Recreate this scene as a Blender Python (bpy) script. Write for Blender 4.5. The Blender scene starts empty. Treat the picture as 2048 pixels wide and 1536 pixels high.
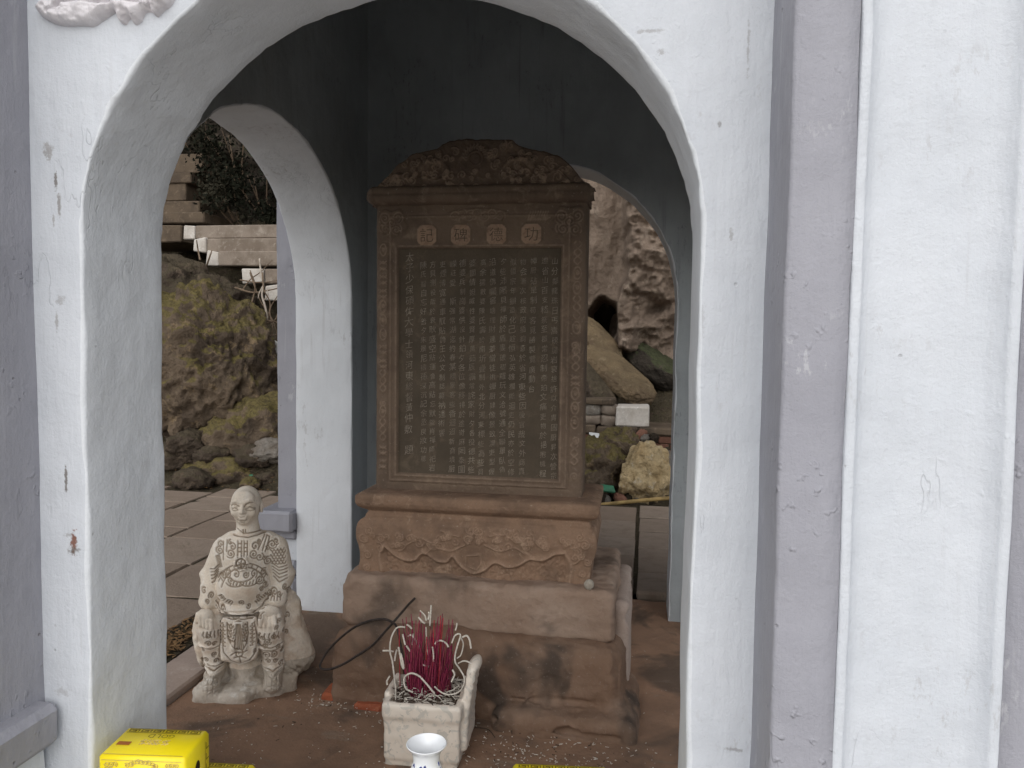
import bpy, math, random
import numpy as np
from mathutils import Vector, Matrix

random.seed(7)
RNG = np.random.default_rng(11)
SC = bpy.context.scene
COL = SC.collection

# ------------------------------------------------------------------ camera
CAM = np.array([0.4785, -1.2914, 1.30])
FW = np.array([-0.1690831, 0.98371717, -0.06092158])
RT = np.array([0.98532428, 0.17017899, 0.01323514])
UP = np.array([-0.02338721, 0.05778967, 0.9980548])
FPX = 1538.0
cd = bpy.data.cameras.new('camera')
cam = bpy.data.objects.new('camera', cd)
COL.objects.link(cam)
cd.sensor_width = 36.0
cd.lens = FPX / 2048.0 * 36.0
cd.clip_start = 0.02
cd.clip_end = 400.0
cam.matrix_world = Matrix(((RT[0], UP[0], -FW[0], CAM[0]), (RT[1], UP[1], -FW[1], CAM[1]),
                           (RT[2], UP[2], -FW[2], CAM[2]), (0, 0, 0, 1)))
SC.camera = cam
SC.render.resolution_x, SC.render.resolution_y = 1024, 768

# ------------------------------------------------------------------ sky and sun (overcast)
SUN_EL, SUN_AZ = math.radians(35), math.radians(179)     # high and soft, from the open side behind the viewer
w = bpy.data.worlds.new('World')
SC.world = w
w.use_nodes = True
nt = w.node_tree
bg = nt.nodes['Background']
sky = nt.nodes.new('ShaderNodeTexSky')
sky.sky_type = 'NISHITA'
sky.sun_disc = False
sky.sun_elevation = SUN_EL
sky.sun_rotation = SUN_AZ
sky.air_density = 1.0
sky.dust_density = 1.5
hsv = nt.nodes.new('ShaderNodeHueSaturation')
hsv.inputs['Saturation'].default_value = 0.36
nt.links.new(sky.outputs[0], hsv.inputs['Color'])
nt.links.new(hsv.outputs[0], bg.inputs['Color'])
bg.inputs['Strength'].default_value = 0.075
sl = bpy.data.lights.new('sun', 'SUN')
sl.energy = 1.5
sl.angle = math.radians(110)
sl.color = (1.0, 0.985, 0.965)
sun = bpy.data.objects.new('sun', sl)
COL.objects.link(sun)
sd = Vector((math.sin(SUN_AZ) * math.cos(SUN_EL), math.cos(SUN_AZ) * math.cos(SUN_EL), math.sin(SUN_EL)))
sun.rotation_euler = (-sd).to_track_quat('-Z', 'Y').to_euler()
SC.view_settings.view_transform = 'Standard'
SC.view_settings.look = 'None'
SC.view_settings.gamma = 1.0
SC.view_settings.exposure = 0.76
SC.view_settings.use_curve_mapping = False
SC.cycles.max_bounces = 6
SC.cycles.diffuse_bounces = 4
SC.cycles.adaptive_threshold = 0.02


def ray(px, py):
    return FW + RT * (px - 1024) / FPX - UP * (py - 768) / FPX


def at_y(px, py, Y):
    v = ray(px, py)
    return CAM + v * (Y - CAM[1]) / v[1]


def at_z(px, py, Z):
    v = ray(px, py)
    return CAM + v * (Z - CAM[2]) / v[2]


# ------------------------------------------------------------------ numeric noise
def _h(ix, iy, iz, seed):
    n = (ix.astype(np.int64) * 374761393 + iy.astype(np.int64) * 668265263 + iz.astype(np.int64) * 2147483647 + seed * 974711) & 0xFFFFFFFF
    n = ((n ^ (n >> 13)) * 1274126177) & 0xFFFFFFFF
    n = ((n ^ (n >> 16)) * 2246822519) & 0xFFFFFFFF
    return ((n ^ (n >> 15)) & 0xFFFFFF) / float(0xFFFFFF)


def vnoise(P, seed=0):
    P = np.asarray(P, float)
    i = np.floor(P).astype(np.int64)
    f = P - i
    f = f * f * f * (f * (f * 6 - 15) + 10)
    r = np.zeros(len(P))
    for dx in (0, 1):
        wx = f[:, 0] if dx else 1 - f[:, 0]
        for dy in (0, 1):
            wy = f[:, 1] if dy else 1 - f[:, 1]
            for dz in (0, 1):
                wz = f[:, 2] if dz else 1 - f[:, 2]
                r += wx * wy * wz * _h(i[:, 0] + dx, i[:, 1] + dy, i[:, 2] + dz, seed)
    return r * 2 - 1


def fbm(P, oct=4, seed=0, gain=.5, lac=2.03):
    P = np.asarray(P, float)
    a, r, s = 1.0, np.zeros(len(P)), 1.0
    for o in range(oct):
        r += a * vnoise(P * s + 17.3 * o, seed + o)
        a *= gain
        s *= lac
    return r


def ridged(P, oct=4, seed=0, gain=.5):
    P = np.asarray(P, float)
    a, r, s = 1.0, np.zeros(len(P)), 1.0
    for o in range(oct):
        r += a * (1 - 2 * np.abs(vnoise(P * s + 11.7 * o, seed + o)))
        a *= gain
        s *= 2.07
    return r


def sstep(a, b, x):
    t = np.clip((x - a) / (b - a), 0, 1)
    return t * t * (3 - 2 * t)


# ------------------------------------------------------------------ mesh helpers
def mesh(name, V, F, mats, smooth=True, midx=None):
    """V (n,3) array, F list of faces or (m,k) array"""
    me = bpy.data.meshes.new(name)
    V = np.asarray(V, np.float32)
    if isinstance(F, np.ndarray) and F.ndim == 2:
        m, k = F.shape
        me.vertices.add(len(V))
        me.vertices.foreach_set('co', V.ravel())
        me.loops.add(m * k)
        me.loops.foreach_set('vertex_index', F.astype(np.int32).ravel())
        me.polygons.add(m)
        me.polygons.foreach_set('loop_start', np.arange(0, m * k, k, dtype=np.int32))
        me.polygons.foreach_set('loop_total', np.full(m, k, np.int32))
        me.update(calc_edges=True)
    else:
        me.from_pydata([tuple(map(float, v)) for v in V], [], [tuple(map(int, f)) for f in F])
    if not isinstance(mats, (list, tuple)):
        mats = [mats]
    for mt in mats:
        me.materials.append(mt)
    if midx is not None:
        me.polygons.foreach_set('material_index', np.asarray(midx, np.int32))
    me.polygons.foreach_set('use_smooth', np.full(len(me.polygons), bool(smooth)))
    me.validate()
    return me


def link(name, me, parent=None, loc=None, rot=None, scale=None):
    o = bpy.data.objects.new(name, me)
    COL.objects.link(o)
    if parent:
        o.parent = parent
    if loc is not None:
        o.location = tuple(map(float, loc))
    if rot is not None:
        o.rotation_euler = rot
    if scale is not None:
        o.scale = scale
    return o


def part(name, V, F, mats, parent=None, smooth=True, midx=None, label=None):
    o = link(name, mesh(name, V, F, mats, smooth, midx), parent)
    if label:
        o['label'] = label
    return o


def empty(name, loc, label, cat, group=None, rz=0):
    o = link(name, None, loc=loc, rot=(0, 0, rz))
    return tag(o, label, cat, group)


def tag(o, label, cat, group=None):
    o['label'] = label
    o['category'] = cat
    if group:
        o['group'] = group
    return o


def kind(o, k, label=None):
    o['kind'] = k
    if label:
        o['label'] = label
    return o


def attr(o, name, vals):
    a = o.data.attributes.new(name, 'FLOAT', 'POINT')
    a.data.foreach_set('value', np.asarray(vals, np.float32))


def gridfaces(nu, nv, flip=False):
    i = np.arange(nu - 1)[:, None] * nv + np.arange(nv - 1)[None, :]
    i = i.ravel()
    F = np.stack([i, i + nv, i + nv + 1, i + 1], 1)
    return F[:, ::-1].copy() if flip else F


class MB:
    """collects simple shapes into one mesh"""
    def __init__(s):
        s.V, s.F, s.M = [], [], []

    def add(s, V, F, m=0):
        b = len(s.V)
        s.V += [tuple(map(float, v)) for v in V]
        s.F += [tuple(int(i) + b for i in f) for f in F]
        s.M += [m] * len(F)
        return s

    def box(s, x0, x1, y0, y1, z0, z1, m=0, bev=0.0, jit=0.0):
        if bev <= 0:
            V = [(x, y, z) for z in (z0, z1) for y in (y0, y1) for x in (x0, x1)]
            if jit:
                V = [tuple(c + random.uniform(-jit, jit) for c in v) for v in V]
            return s.add(V, [(0, 2, 3, 1), (4, 5, 7, 6), (0, 1, 5, 4), (2, 6, 7, 3), (0, 4, 6, 2), (1, 3, 7, 5)], m)
        b = bev
        V, idx = [], {}
        for sx in (0, 1):
            for sy in (0, 1):
                for sz in (0, 1):
                    c = [(x0, x1)[sx], (y0, y1)[sy], (z0, z1)[sz]]
                    d = [(1, -1)[sx] * b, (1, -1)[sy] * b, (1, -1)[sz] * b]
                    j = [random.uniform(-jit, jit) for _ in range(3)]
                    for ax in range(3):
                        p = [c[k] + (0 if k == ax else d[k]) + j[k] for k in range(3)]
                        idx[sx, sy, sz, ax] = len(V)
                        V.append(p)
        F = []
        for ax in range(3):
            o1, o2 = [(1, 2), (0, 2), (0, 1)][ax]
            for sgn in (0, 1):
                q = []
                for a, c in ((0, 0), (1, 0), (1, 1), (0, 1)):
                    k = [0, 0, 0]
                    k[ax], k[o1], k[o2] = sgn, a, c
                    q.append(idx[k[0], k[1], k[2], ax])
                F.append(q)
        for ax in range(3):                       # edges along ax
            o1, o2 = [(1, 2), (0, 2), (0, 1)][ax]
            for a in (0, 1):
                for c in (0, 1):
                    k0, k1 = [0, 0, 0], [0, 0, 0]
                    k0[ax], k0[o1], k0[o2] = 0, a, c
                    k1[ax], k1[o1], k1[o2] = 1, a, c
                    F.append([idx[(*k0, o1)], idx[(*k1, o1)], idx[(*k1, o2)], idx[(*k0, o2)]])
        for sx in (0, 1):
            for sy in (0, 1):
                for sz in (0, 1):
                    F.append([idx[sx, sy, sz, 0], idx[sx, sy, sz, 1], idx[sx, sy, sz, 2]])
        cen = np.array([(x0 + x1) / 2, (y0 + y1) / 2, (z0 + z1) / 2])
        G = []
        A = np.array(V)
        for f in F:
            n = np.cross(A[f[1]] - A[f[0]], A[f[2]] - A[f[0]])
            G.append(f if n @ (A[f].mean(0) - cen) > 0 else f[::-1])
        return s.add(V, G, m)

    def tube(s, pts, rad, n=6, m=0, cap=True):
        V, F = tube(pts, rad, n, cap)
        return s.add(V, F, m)

    def obj(s, name, mats, parent=None, smooth=False, label=None):
        o = link(name, mesh(name, s.V, s.F, mats, smooth, s.M), parent)
        if label:
            o['label'] = label
        return o


def tube(pts, rad, n=6, cap=True):
    P = np.asarray(pts, float)
    k = len(P)
    R = np.full(k, rad, float) if np.isscalar(rad) else np.asarray(rad, float)
    T = np.gradient(P, axis=0)
    T /= np.linalg.norm(T, axis=1)[:, None] + 1e-12
    a = np.array([0, 0, 1.0]) if abs(T[0][2]) < .9 else np.array([1.0, 0, 0])
    N = np.cross(T[0], a)
    N /= np.linalg.norm(N)
    V = []
    for i in range(k):
        N = N - T[i] * (N @ T[i])
        N /= np.linalg.norm(N) + 1e-12
        B = np.cross(T[i], N)
        for j in range(n):
            t = 2 * math.pi * j / n
            V.append(P[i] + R[i] * (N * math.cos(t) + B * math.sin(t)))
    F = []
    for i in range(k - 1):
        for j in range(n):
            j2 = (j + 1) % n
            F.append((i * n + j, i * n + j2, (i + 1) * n + j2, (i + 1) * n + j))
    if cap:
        F.append(tuple(range(n - 1, -1, -1)))
        F.append(tuple((k - 1) * n + j for j in range(n)))
    return V, F


def spline(pts, n=60):
    """Catmull-Rom through the points"""
    P = np.asarray(pts, float)
    P = np.vstack([2 * P[0] - P[1], P, 2 * P[-1] - P[-2]])
    m = len(P) - 3
    out = []
    for t in np.linspace(0, m - 1e-6, n):
        i = int(t)
        f = t - i
        a, b, c, d = P[i:i + 4]
        out.append(.5 * (2 * b + (c - a) * f + (2 * a - 5 * b + 4 * c - d) * f * f + (3 * b - a - 3 * c + d) * f ** 3))
    return np.array(out)


def lathe(prof, n=48):
    V, F = [], []
    for r, z in prof:
        for j in range(n):
            t = 2 * math.pi * j / n
            V.append((r * math.cos(t), r * math.sin(t), z))
    for i in range(len(prof) - 1):
        for j in range(n):
            j2 = (j + 1) % n
            F.append((i * n + j, i * n + j2, (i + 1) * n + j2, (i + 1) * n + j))
    return V, F


def surfnets(S, org, h):
    """naive surface nets of a signed-distance grid"""
    ins = S < 0
    nx, ny, nz = S.shape
    c = ins[:-1, :-1, :-1].astype(np.int8)
    cnt = np.zeros((nx - 1, ny - 1, nz - 1), np.int8)
    for dx in (0, 1):
        for dy in (0, 1):
            for dz in (0, 1):
                cnt += ins[dx:nx - 1 + dx, dy:ny - 1 + dy, dz:nz - 1 + dz]
    act = (cnt > 0) & (cnt < 8)
    I = np.argwhere(act)
    idx = -np.ones(act.shape, np.int64)
    idx[act] = np.arange(len(I))
    acc = np.zeros((len(I), 3))
    num = np.zeros(len(I))
    cs = [(0, 0, 0), (1, 0, 0), (0, 1, 0), (1, 1, 0), (0, 0, 1), (1, 0, 1), (0, 1, 1), (1, 1, 1)]
    for a, b in ((0, 1), (2, 3), (4, 5), (6, 7), (0, 2), (1, 3), (4, 6), (5, 7), (0, 4), (1, 5), (2, 6), (3, 7)):
        A, B = np.array(cs[a]), np.array(cs[b])
        sa = S[I[:, 0] + A[0], I[:, 1] + A[1], I[:, 2] + A[2]]
        sb = S[I[:, 0] + B[0], I[:, 1] + B[1], I[:, 2] + B[2]]
        ok = (sa < 0) != (sb < 0)
        t = np.where(ok, sa / np.where(ok, sa - sb, 1), 0)
        acc += np.where(ok[:, None], A + (B - A) * t[:, None], 0)
        num += ok
    V = (I + acc / num[:, None]) * h + np.asarray(org)
    Q = []
    for ax in range(3):
        sl0 = [slice(1, -1)] * 3
        sl1 = [slice(1, -1)] * 3
        sl0[ax] = slice(0, -1)
        sl1[ax] = slice(1, None)
        a, b = ins[tuple(sl0)], ins[tuple(sl1)]
        E = np.argwhere(a != b)
        if not len(E):
            continue
        flip = a[tuple(E.T)]
        off = np.ones(3, int)
        off[ax] = 0
        E = E + off
        o1, o2 = [(1, 2), (2, 0), (0, 1)][ax]
        u = np.zeros(3, int); u[o1] = 1
        v = np.zeros(3, int); v[o2] = 1
        q = np.stack([idx[tuple((E - u - v).T)], idx[tuple((E - v).T)], idx[tuple(E.T)], idx[tuple((E - u).T)]], 1)
        q[~flip] = q[~flip][:, ::-1]
        Q.append(q)
    return V, np.vstack(Q)


def vnormals(V, F):
    n = np.cross(V[F[:, 2]] - V[F[:, 0]], V[F[:, 3 if F.shape[1] > 3 else 1]] - V[F[:, 1 if F.shape[1] > 3 else 0]])
    N = np.zeros_like(V)
    for k in range(F.shape[1]):
        np.add.at(N, F[:, k], n)
    return N / (np.linalg.norm(N, axis=1)[:, None] + 1e-12)


def smin(a, b, k):
    h = np.clip(.5 + .5 * (b - a) / k, 0, 1)
    return b + (a - b) * h - k * h * (1 - h)


class Field:
    """SDF grid with smooth unions evaluated in local boxes"""
    def __init__(s, lo, hi, h):
        s.lo, s.h = np.array(lo, float), h
        s.n = np.ceil((np.array(hi) - s.lo) / h).astype(int) + 1
        s.S = np.full(tuple(s.n), .12)
        s.ax = [s.lo[i] + h * np.arange(s.n[i]) for i in range(3)]

    def _box(s, lo, hi, pad):
        a = np.clip(np.floor((np.array(lo) - pad - s.lo) / s.h).astype(int), 0, s.n)
        b = np.clip(np.ceil((np.array(hi) + pad - s.lo) / s.h).astype(int) + 1, 0, s.n)
        sl = tuple(slice(a[i], b[i]) for i in range(3))
        return sl, s.ax[0][sl[0]][:, None, None], s.ax[1][sl[1]][None, :, None], s.ax[2][sl[2]][None, None, :]

    def put(s, sl, d, k, sub=False):
        if sub:
            s.S[sl] = -smin(-s.S[sl], d, k) if k > 0 else np.maximum(s.S[sl], -d)
        else:
            s.S[sl] = smin(s.S[sl], d, k) if k > 0 else np.minimum(s.S[sl], d)

    def ell(s, c, r, k=.02, rz=0, rx=0, sub=False):
        R = max(r)
        c = np.asarray(c, float)
        sl, X, Y, Z = s._box(c - R, c + R, .05)
        x, y, z = X - c[0], Y - c[1], Z - c[2]
        if rz:
            cc, ss = math.cos(rz), math.sin(rz)
            x, y = x * cc + y * ss, -x * ss + y * cc
        if rx:
            cc, ss = math.cos(rx), math.sin(rx)
            y, z = y * cc + z * ss, -y * ss + z * cc
        q = np.sqrt((x / r[0]) ** 2 + (y / r[1]) ** 2 + (z / r[2]) ** 2)
        q2 = np.sqrt((x / r[0] ** 2) ** 2 + (y / r[1] ** 2) ** 2 + (z / r[2] ** 2) ** 2)
        s.put(sl, q * (q - 1) / (q2 + 1e-9), k, sub)

    def cap(s, a, b, ra, rb, k=.02, sub=False):
        a, b = np.asarray(a, float), np.asarray(b, float)
        R = max(ra, rb)
        sl, X, Y, Z = s._box(np.minimum(a, b) - R, np.maximum(a, b) + R, .05)
        d = b - a
        t = np.clip(((X - a[0]) * d[0] + (Y - a[1]) * d[1] + (Z - a[2]) * d[2]) / (d @ d + 1e-12), 0, 1)
        q = np.sqrt((X - a[0] - t * d[0]) ** 2 + (Y - a[1] - t * d[1]) ** 2 + (Z - a[2] - t * d[2]) ** 2)
        s.put(sl, q - (ra + (rb - ra) * t), k, sub)

    def box(s, c, hf, rd, k=.02, rz=0, sub=False, rx=0):
        c = np.asarray(c, float)
        R = max(hf) * 1.5
        sl, X, Y, Z = s._box(c - R, c + R, .05)
        x, y, z = X - c[0], Y - c[1], Z - c[2]
        if rz:
            cc, ss = math.cos(rz), math.sin(rz)
            x, y = x * cc + y * ss, -x * ss + y * cc
        if rx:
            cc, ss = math.cos(rx), math.sin(rx)
            y, z = y * cc + z * ss, -y * ss + z * cc
        qx, qy, qz = np.abs(x) - hf[0] + rd, np.abs(y) - hf[1] + rd, np.abs(z) - hf[2] + rd
        d = np.sqrt(np.maximum(qx, 0) ** 2 + np.maximum(qy, 0) ** 2 + np.maximum(qz, 0) ** 2) + np.minimum(np.maximum(np.maximum(qx, qy), qz), 0) - rd
        s.put(sl, d, k, sub)

    def warp(s, amp, scale, oct=4, seed=0):
        """roughen the surface: only near the zero level"""
        m = np.abs(s.S) < amp * 3 + s.h * 2
        I = np.argwhere(m)
        s.S[m] += amp * fbm((I * s.h + s.lo) * scale, oct, seed)

    def mesh(s):
        return surfnets(s.S, s.lo, s.h)


def polydist(U, Wc, lines):
    """distance of points (U,W) to a list of polylines, evaluated near each line only"""
    D = np.full(len(U), 1e3)
    for L in lines:
        L = np.asarray(L, float)
        for a, b in zip(L[:-1], L[1:]):
            lo, hi = np.minimum(a, b) - .02, np.maximum(a, b) + .02
            m = (U > lo[0]) & (U < hi[0]) & (Wc > lo[1]) & (Wc < hi[1])
            if not m.any():
                continue
            d = b - a
            pu, pw = U[m] - a[0], Wc[m] - a[1]
            t = np.clip((pu * d[0] + pw * d[1]) / (d @ d + 1e-12), 0, 1)
            D[m] = np.minimum(D[m], np.hypot(pu - t * d[0], pw - t * d[1]))
    return D


def spiral(cx, cy, r, turns=1.6, a0=0.0, sgn=1, n=22, tail=0.0):
    out = []
    for i in range(n):
        t = i / (n - 1)
        an = a0 + sgn * turns * 2 * math.pi * t
        rr = r * (t ** .8) + .0005
        out.append((cx + rr * math.cos(an), cy + rr * math.sin(an)))
    if tail:
        an = a0 + sgn * turns * 2 * math.pi
        tx, ty = -math.sin(an) * sgn, math.cos(an) * sgn
        out.append((out[-1][0] + tx * tail * .6, out[-1][1] + ty * tail * .6))
        out.append((out[-1][0] + tx * tail * .6 - math.cos(an) * tail * .3, out[-1][1] + ty * tail * .6 - math.sin(an) * tail * .3))
    return out


def insidepoly(U, Wc, poly):
    P = np.asarray(poly, float)
    r = np.zeros(len(U), bool)
    for a, b in zip(P, np.roll(P, -1, 0)):
        c = ((a[1] > Wc) != (b[1] > Wc)) & (U < (b[0] - a[0]) * (Wc - a[1]) / (b[1] - a[1] + 1e-15) + a[0])
        r ^= c
    return r


# ------------------------------------------------------------------ materials
class NT:
    def __init__(s, name, rough=.85, spec=.3):
        s.m = bpy.data.materials.new(name)
        s.m.use_nodes = True
        s.t = s.m.node_tree
        s.b = s.t.nodes['Principled BSDF']
        s.b.inputs['Roughness'].default_value = rough
        s.b.inputs['Specular IOR Level'].default_value = spec
        s.co = s.t.nodes.new('ShaderNodeTexCoord').outputs['Object']
        s.nrm = None

    def n(s, typ, **kw):
        o = s.t.nodes.new('ShaderNode' + typ)
        for k, v in kw.items():
            setattr(o, k, v)
        return o

    def L(s, a, b):
        if isinstance(a, (int, float)):
            b.default_value = a
        elif isinstance(a, tuple):
            b.default_value = a if len(a) == len(b.default_value) else (*a, 1)
        else:
            s.t.links.new(a, b)

    def scale(s, v, vec=None):
        m = s.n('Mapping')
        s.L(vec or s.co, m.inputs['Vector'])
        m.inputs['Scale'].default_value = v
        return m.outputs[0]

    def noise(s, sc, det=6, ro=.55, vec=None, dist=0.0):
        o = s.n('TexNoise')
        s.L(vec or s.co, o.inputs['Vector'])
        o.inputs['Scale'].default_value = sc
        o.inputs['Detail'].default_value = min(det, 4)
        o.inputs['Roughness'].default_value = ro
        o.inputs['Distortion'].default_value = dist
        return o.outputs['Fac']

    def vor(s, sc, vec=None, feat='F1', rnd=1.0):
        o = s.n('TexVoronoi', feature=feat)
        s.L(vec or s.co, o.inputs['Vector'])
        o.inputs['Scale'].default_value = sc
        o.inputs['Randomness'].default_value = rnd
        return o.outputs['Distance']

    def ramp(s, f, a, b, lo=0.0, hi=1.0):
        o = s.n('MapRange', interpolation_type='SMOOTHSTEP')
        s.L(f, o.inputs['Value'])
        o.inputs['From Min'].default_value = a
        o.inputs['From Max'].default_value = b
        o.inputs['To Min'].default_value = lo
        o.inputs['To Max'].default_value = hi
        return o.outputs[0]

    def mix(s, f, a, b, mode='MIX'):
        o = s.n('Mix', data_type='RGBA', blend_type=mode)
        s.L(f, o.inputs[0])
        s.L(a, o.inputs[6])
        s.L(b, o.inputs[7])
        return o.outputs[2]

    def math(s, op, a, b=0.0):
        o = s.n('Math', operation=op)
        s.L(a, o.inputs[0])
        s.L(b, o.inputs[1])
        return o.outputs[0]

    def attr(s, name):
        o = s.n('Attribute', attribute_name=name)
        return o.outputs['Fac']

    def rnd(s):
        return s.n('ObjectInfo').outputs['Random']

    def bump(s, h, st=.3, d=.01):
        o = s.n('Bump')
        o.inputs['Strength'].default_value = st
        o.inputs['Distance'].default_value = d
        s.L(h, o.inputs['Height'])
        if s.nrm:
            s.t.links.new(s.nrm, o.inputs['Normal'])
        s.nrm = o.outputs[0]

    def done(s, col, rough=None):
        s.L(col, s.b.inputs['Base Color'])
        if rough is not None:
            s.L(rough, s.b.inputs['Roughness'])
        if s.nrm:
            s.t.links.new(s.nrm, s.b.inputs['Normal'])
        return s.m


def plaster(name, c, c2, stain=(.33, .31, .30), amt=.55, pit=.5, spec=.3, rough=.6, marks=(), streak=1.0):
    k = NT(name, rough, spec)
    big = k.ramp(k.math('ADD', k.math('MULTIPLY', k.noise(2.2, 3, .6), .65), k.math('MULTIPLY', k.noise(11, 4, .7, k.scale((1, 1, .5))), .35)), .36, .66)
    col = k.mix(big, c, c2)
    brush = k.noise(9, 6, .6, k.scale((4, 4, .7)))
    col = k.mix(k.ramp(brush, .45, .8, 0, .40 * streak), col, tuple(v * .90 for v in c))
    # scuffs and dirt smudges, few and with shapes of their own
    sm = k.math('MULTIPLY', k.ramp(k.noise(4.3, 3, .5), .555, .66), k.ramp(k.noise(34, 4, .75, k.scale((1.4, 1.4, .6))), .55, .64))
    col = k.mix(k.math('MULTIPLY', sm, amt), col, stain)
    run = k.math('MULTIPLY', k.ramp(k.noise(13, 3, .6, k.scale((3.2, 3.2, .16))), .58, .72), k.ramp(k.noise(1.9, 2), .48, .62))
    col = k.mix(k.math('MULTIPLY', run, amt * .65), col, stain)
    fine = k.noise(150, 3, .7)
    col = k.mix(k.ramp(fine, .56, .74, 0, .22), col, tuple(v * .7 for v in c))
    sp = k.math('MULTIPLY', k.ramp(k.vor(26), .10, .05), k.ramp(k.noise(6.7, 3), .56, .64))
    col = k.mix(k.math('MULTIPLY', sp, amt * .9), col, (.16, .14, .13))
    lf = k.math('ABSOLUTE', k.math('SUBTRACT', k.noise(5.0, 5, .7, k.scale((1.5, 1.5, .45))), .5))
    cr = k.math('MULTIPLY', k.ramp(lf, .006, .001), k.ramp(k.noise(2.6, 2), .57, .64))
    col = k.mix(k.math('MULTIPLY', cr, amt * .55), col, tuple(v * .55 for v in c))
    if marks:
        sep = k.n('SeparateXYZ')
        k.L(k.co, sep.inputs[0])
        wob = k.math('MULTIPLY', k.math('SUBTRACT', k.noise(95, 4, .75), .5), 3.2)
        for px, py, rx, rz, mc, st_ in marks:
            q_ = at_y(px, py, 0)
            dx = k.math('MULTIPLY', k.math('SUBTRACT', sep.outputs[0], float(q_[0])), 1 / rx)
            dz = k.math('MULTIPLY', k.math('SUBTRACT', sep.outputs[2], float(q_[2])), 1 / rz)
            rr = k.math('ADD', k.math('SQRT', k.math('ADD', k.math('MULTIPLY', dx, dx), k.math('MULTIPLY', dz, dz))), wob)
            col = k.mix(k.ramp(rr, 1.0, .35, 0, st_), col, mc)
    hgt = k.math('ADD', k.math('MULTIPLY', k.noise(7, 2, .5), 1.6), k.math('MULTIPLY', brush, .42 * streak))
    hgt = k.math('ADD', hgt, k.math('MULTIPLY', k.noise(70, 4, .75), .26))
    hgt = k.math('SUBTRACT', hgt, k.math('ADD', k.math('MULTIPLY', sp, .30 * pit), k.math('MULTIPLY', cr, .12)))
    hgt = k.math('ADD', hgt, k.math('MULTIPLY', k.math('MULTIPLY', k.ramp(k.noise(5, 2), .5, .62), k.ramp(k.noise(55, 2, .5), .60, .75)), .16 * pit))
    k.bump(hgt, .75, .010)
    return k.done(col)


GR, RU, DK = (.26, .245, .235), (.20, .085, .055), (.14, .12, .105)
WHITE = plaster('white_lime_paint', (.598, .622, .660), (.535, .562, .602), amt=.30, marks=(
    (97, 302, .013, .020, GR, .7), (112, 362, .004, .022, DK, .8), (118, 408, .005, .026, GR, .8), (107, 440, .003, .016, GR, .6), (130, 955, .004, .034, DK, .85),
    (146, 1085, .008, .026, RU, .95), (146, 1102, .014, .009, DK, .7), (134, 1070, .010, .006, GR, .5), (120, 600, .012, .010, GR, .45), (112, 640, .004, .022, GR, .6), (124, 1385, .020, .012, GR, .35),
    (1462, 470, .004, .012, GR, .5), (1496, 95, .003, .050, GR, .45), (1440, 250, .004, .006, DK, .5), (1470, 1500, .022, .004, DK, .45), (1300, 62, .030, .004, GR, .5), (1322, 105, .008, .006, GR, .5), (1400, 640, .012, .03, GR, .25)))
CREAM = plaster('reveal_paint', (.685, .708, .738), (.635, .660, .690), amt=.35, pit=.25, streak=.35)
PURPLE = plaster('mauve_grey_paint', (.326, .326, .360), (.286, .286, .320), (.5, .5, .52), .5, 2.0)
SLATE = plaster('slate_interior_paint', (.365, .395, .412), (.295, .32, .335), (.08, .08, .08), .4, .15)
PLASTER_ROOF = plaster('roof_render', (.45, .44, .43), (.38, .37, .36))


def stone(name, c1, c2, c3, sc=6.0, bump=.5, fine=120, dust_highlight=None, dirt=False, rough=.88):
    k = NT(name, rough, .25)
    col = k.mix(k.ramp(k.noise(sc, 7, .62), .35, .68), c1, c2)
    col = k.mix(k.ramp(k.noise(sc * 2.7, 6, .7, None, .6), .52, .72), col, c3)
    col = k.mix(k.ramp(k.noise(fine, 3, .6), .45, .75, 0, .35), col, tuple(v * .55 for v in c1))
    if dust_highlight:
        col = k.mix(k.ramp(k.noise(fine * .5, 5, .7), .60, .74, 0, .8), col, dust_highlight)
    if dirt:
        col = k.mix(k.math('MULTIPLY', k.attr('stain'), .8), col, tuple(a_ * b_ for a_, b_ in zip(c2, (.72, .58, .48))))
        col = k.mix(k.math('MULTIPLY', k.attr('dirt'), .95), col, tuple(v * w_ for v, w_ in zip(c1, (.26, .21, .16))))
        col = k.mix(k.math('MULTIPLY', k.attr('dust_highlight'), k.ramp(k.noise(60, 3), .3, .6, .2, .8)), col, tuple(min(1, v * 1.45 + .015) for v in c3))  # dusty highlights put into the colour along raised carving
    k.bump(k.noise(sc * 4, 6, .65), bump, .012)
    k.bump(k.noise(fine, 4, .7), bump * .8, .003)
    return k.done(col)


STELE = stone('dark_stele_stone', (.178, .128, .092), (.122, .088, .065), (.235, .172, .124), 5, .35, 160, (.34, .27, .21), True)
STELE_BASE = stone('ochre_lit_stele_stone', (.275, .178, .120), (.170, .112, .078), (.35, .245, .172), 7, .4, 150, (.38, .30, .23), True)  # ochre tone lightened for the light falling on the pedestal and its dust
STELE_PANEL = stone('grey_brown_slate', (.112, .088, .063), (.084, .066, .048), (.145, .112, .080), 6, .2, 170, None, False)
TEXTM = stone('chalky_incision', (.36, .31, .25), (.24, .20, .16), (.125, .10, .078), 17, .1, 200)
CARVED = stone('statue_marble', (.80, .715, .61), (.72, .625, .51), (.84, .775, .685), 9, .25, 140, (.66, .62, .56), True)
LICHEN = stone('statue_rock', (.58, .515, .44), (.46, .395, .32), (.70, .66, .60), 8, .5, 90, (.62, .58, .52))


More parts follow.
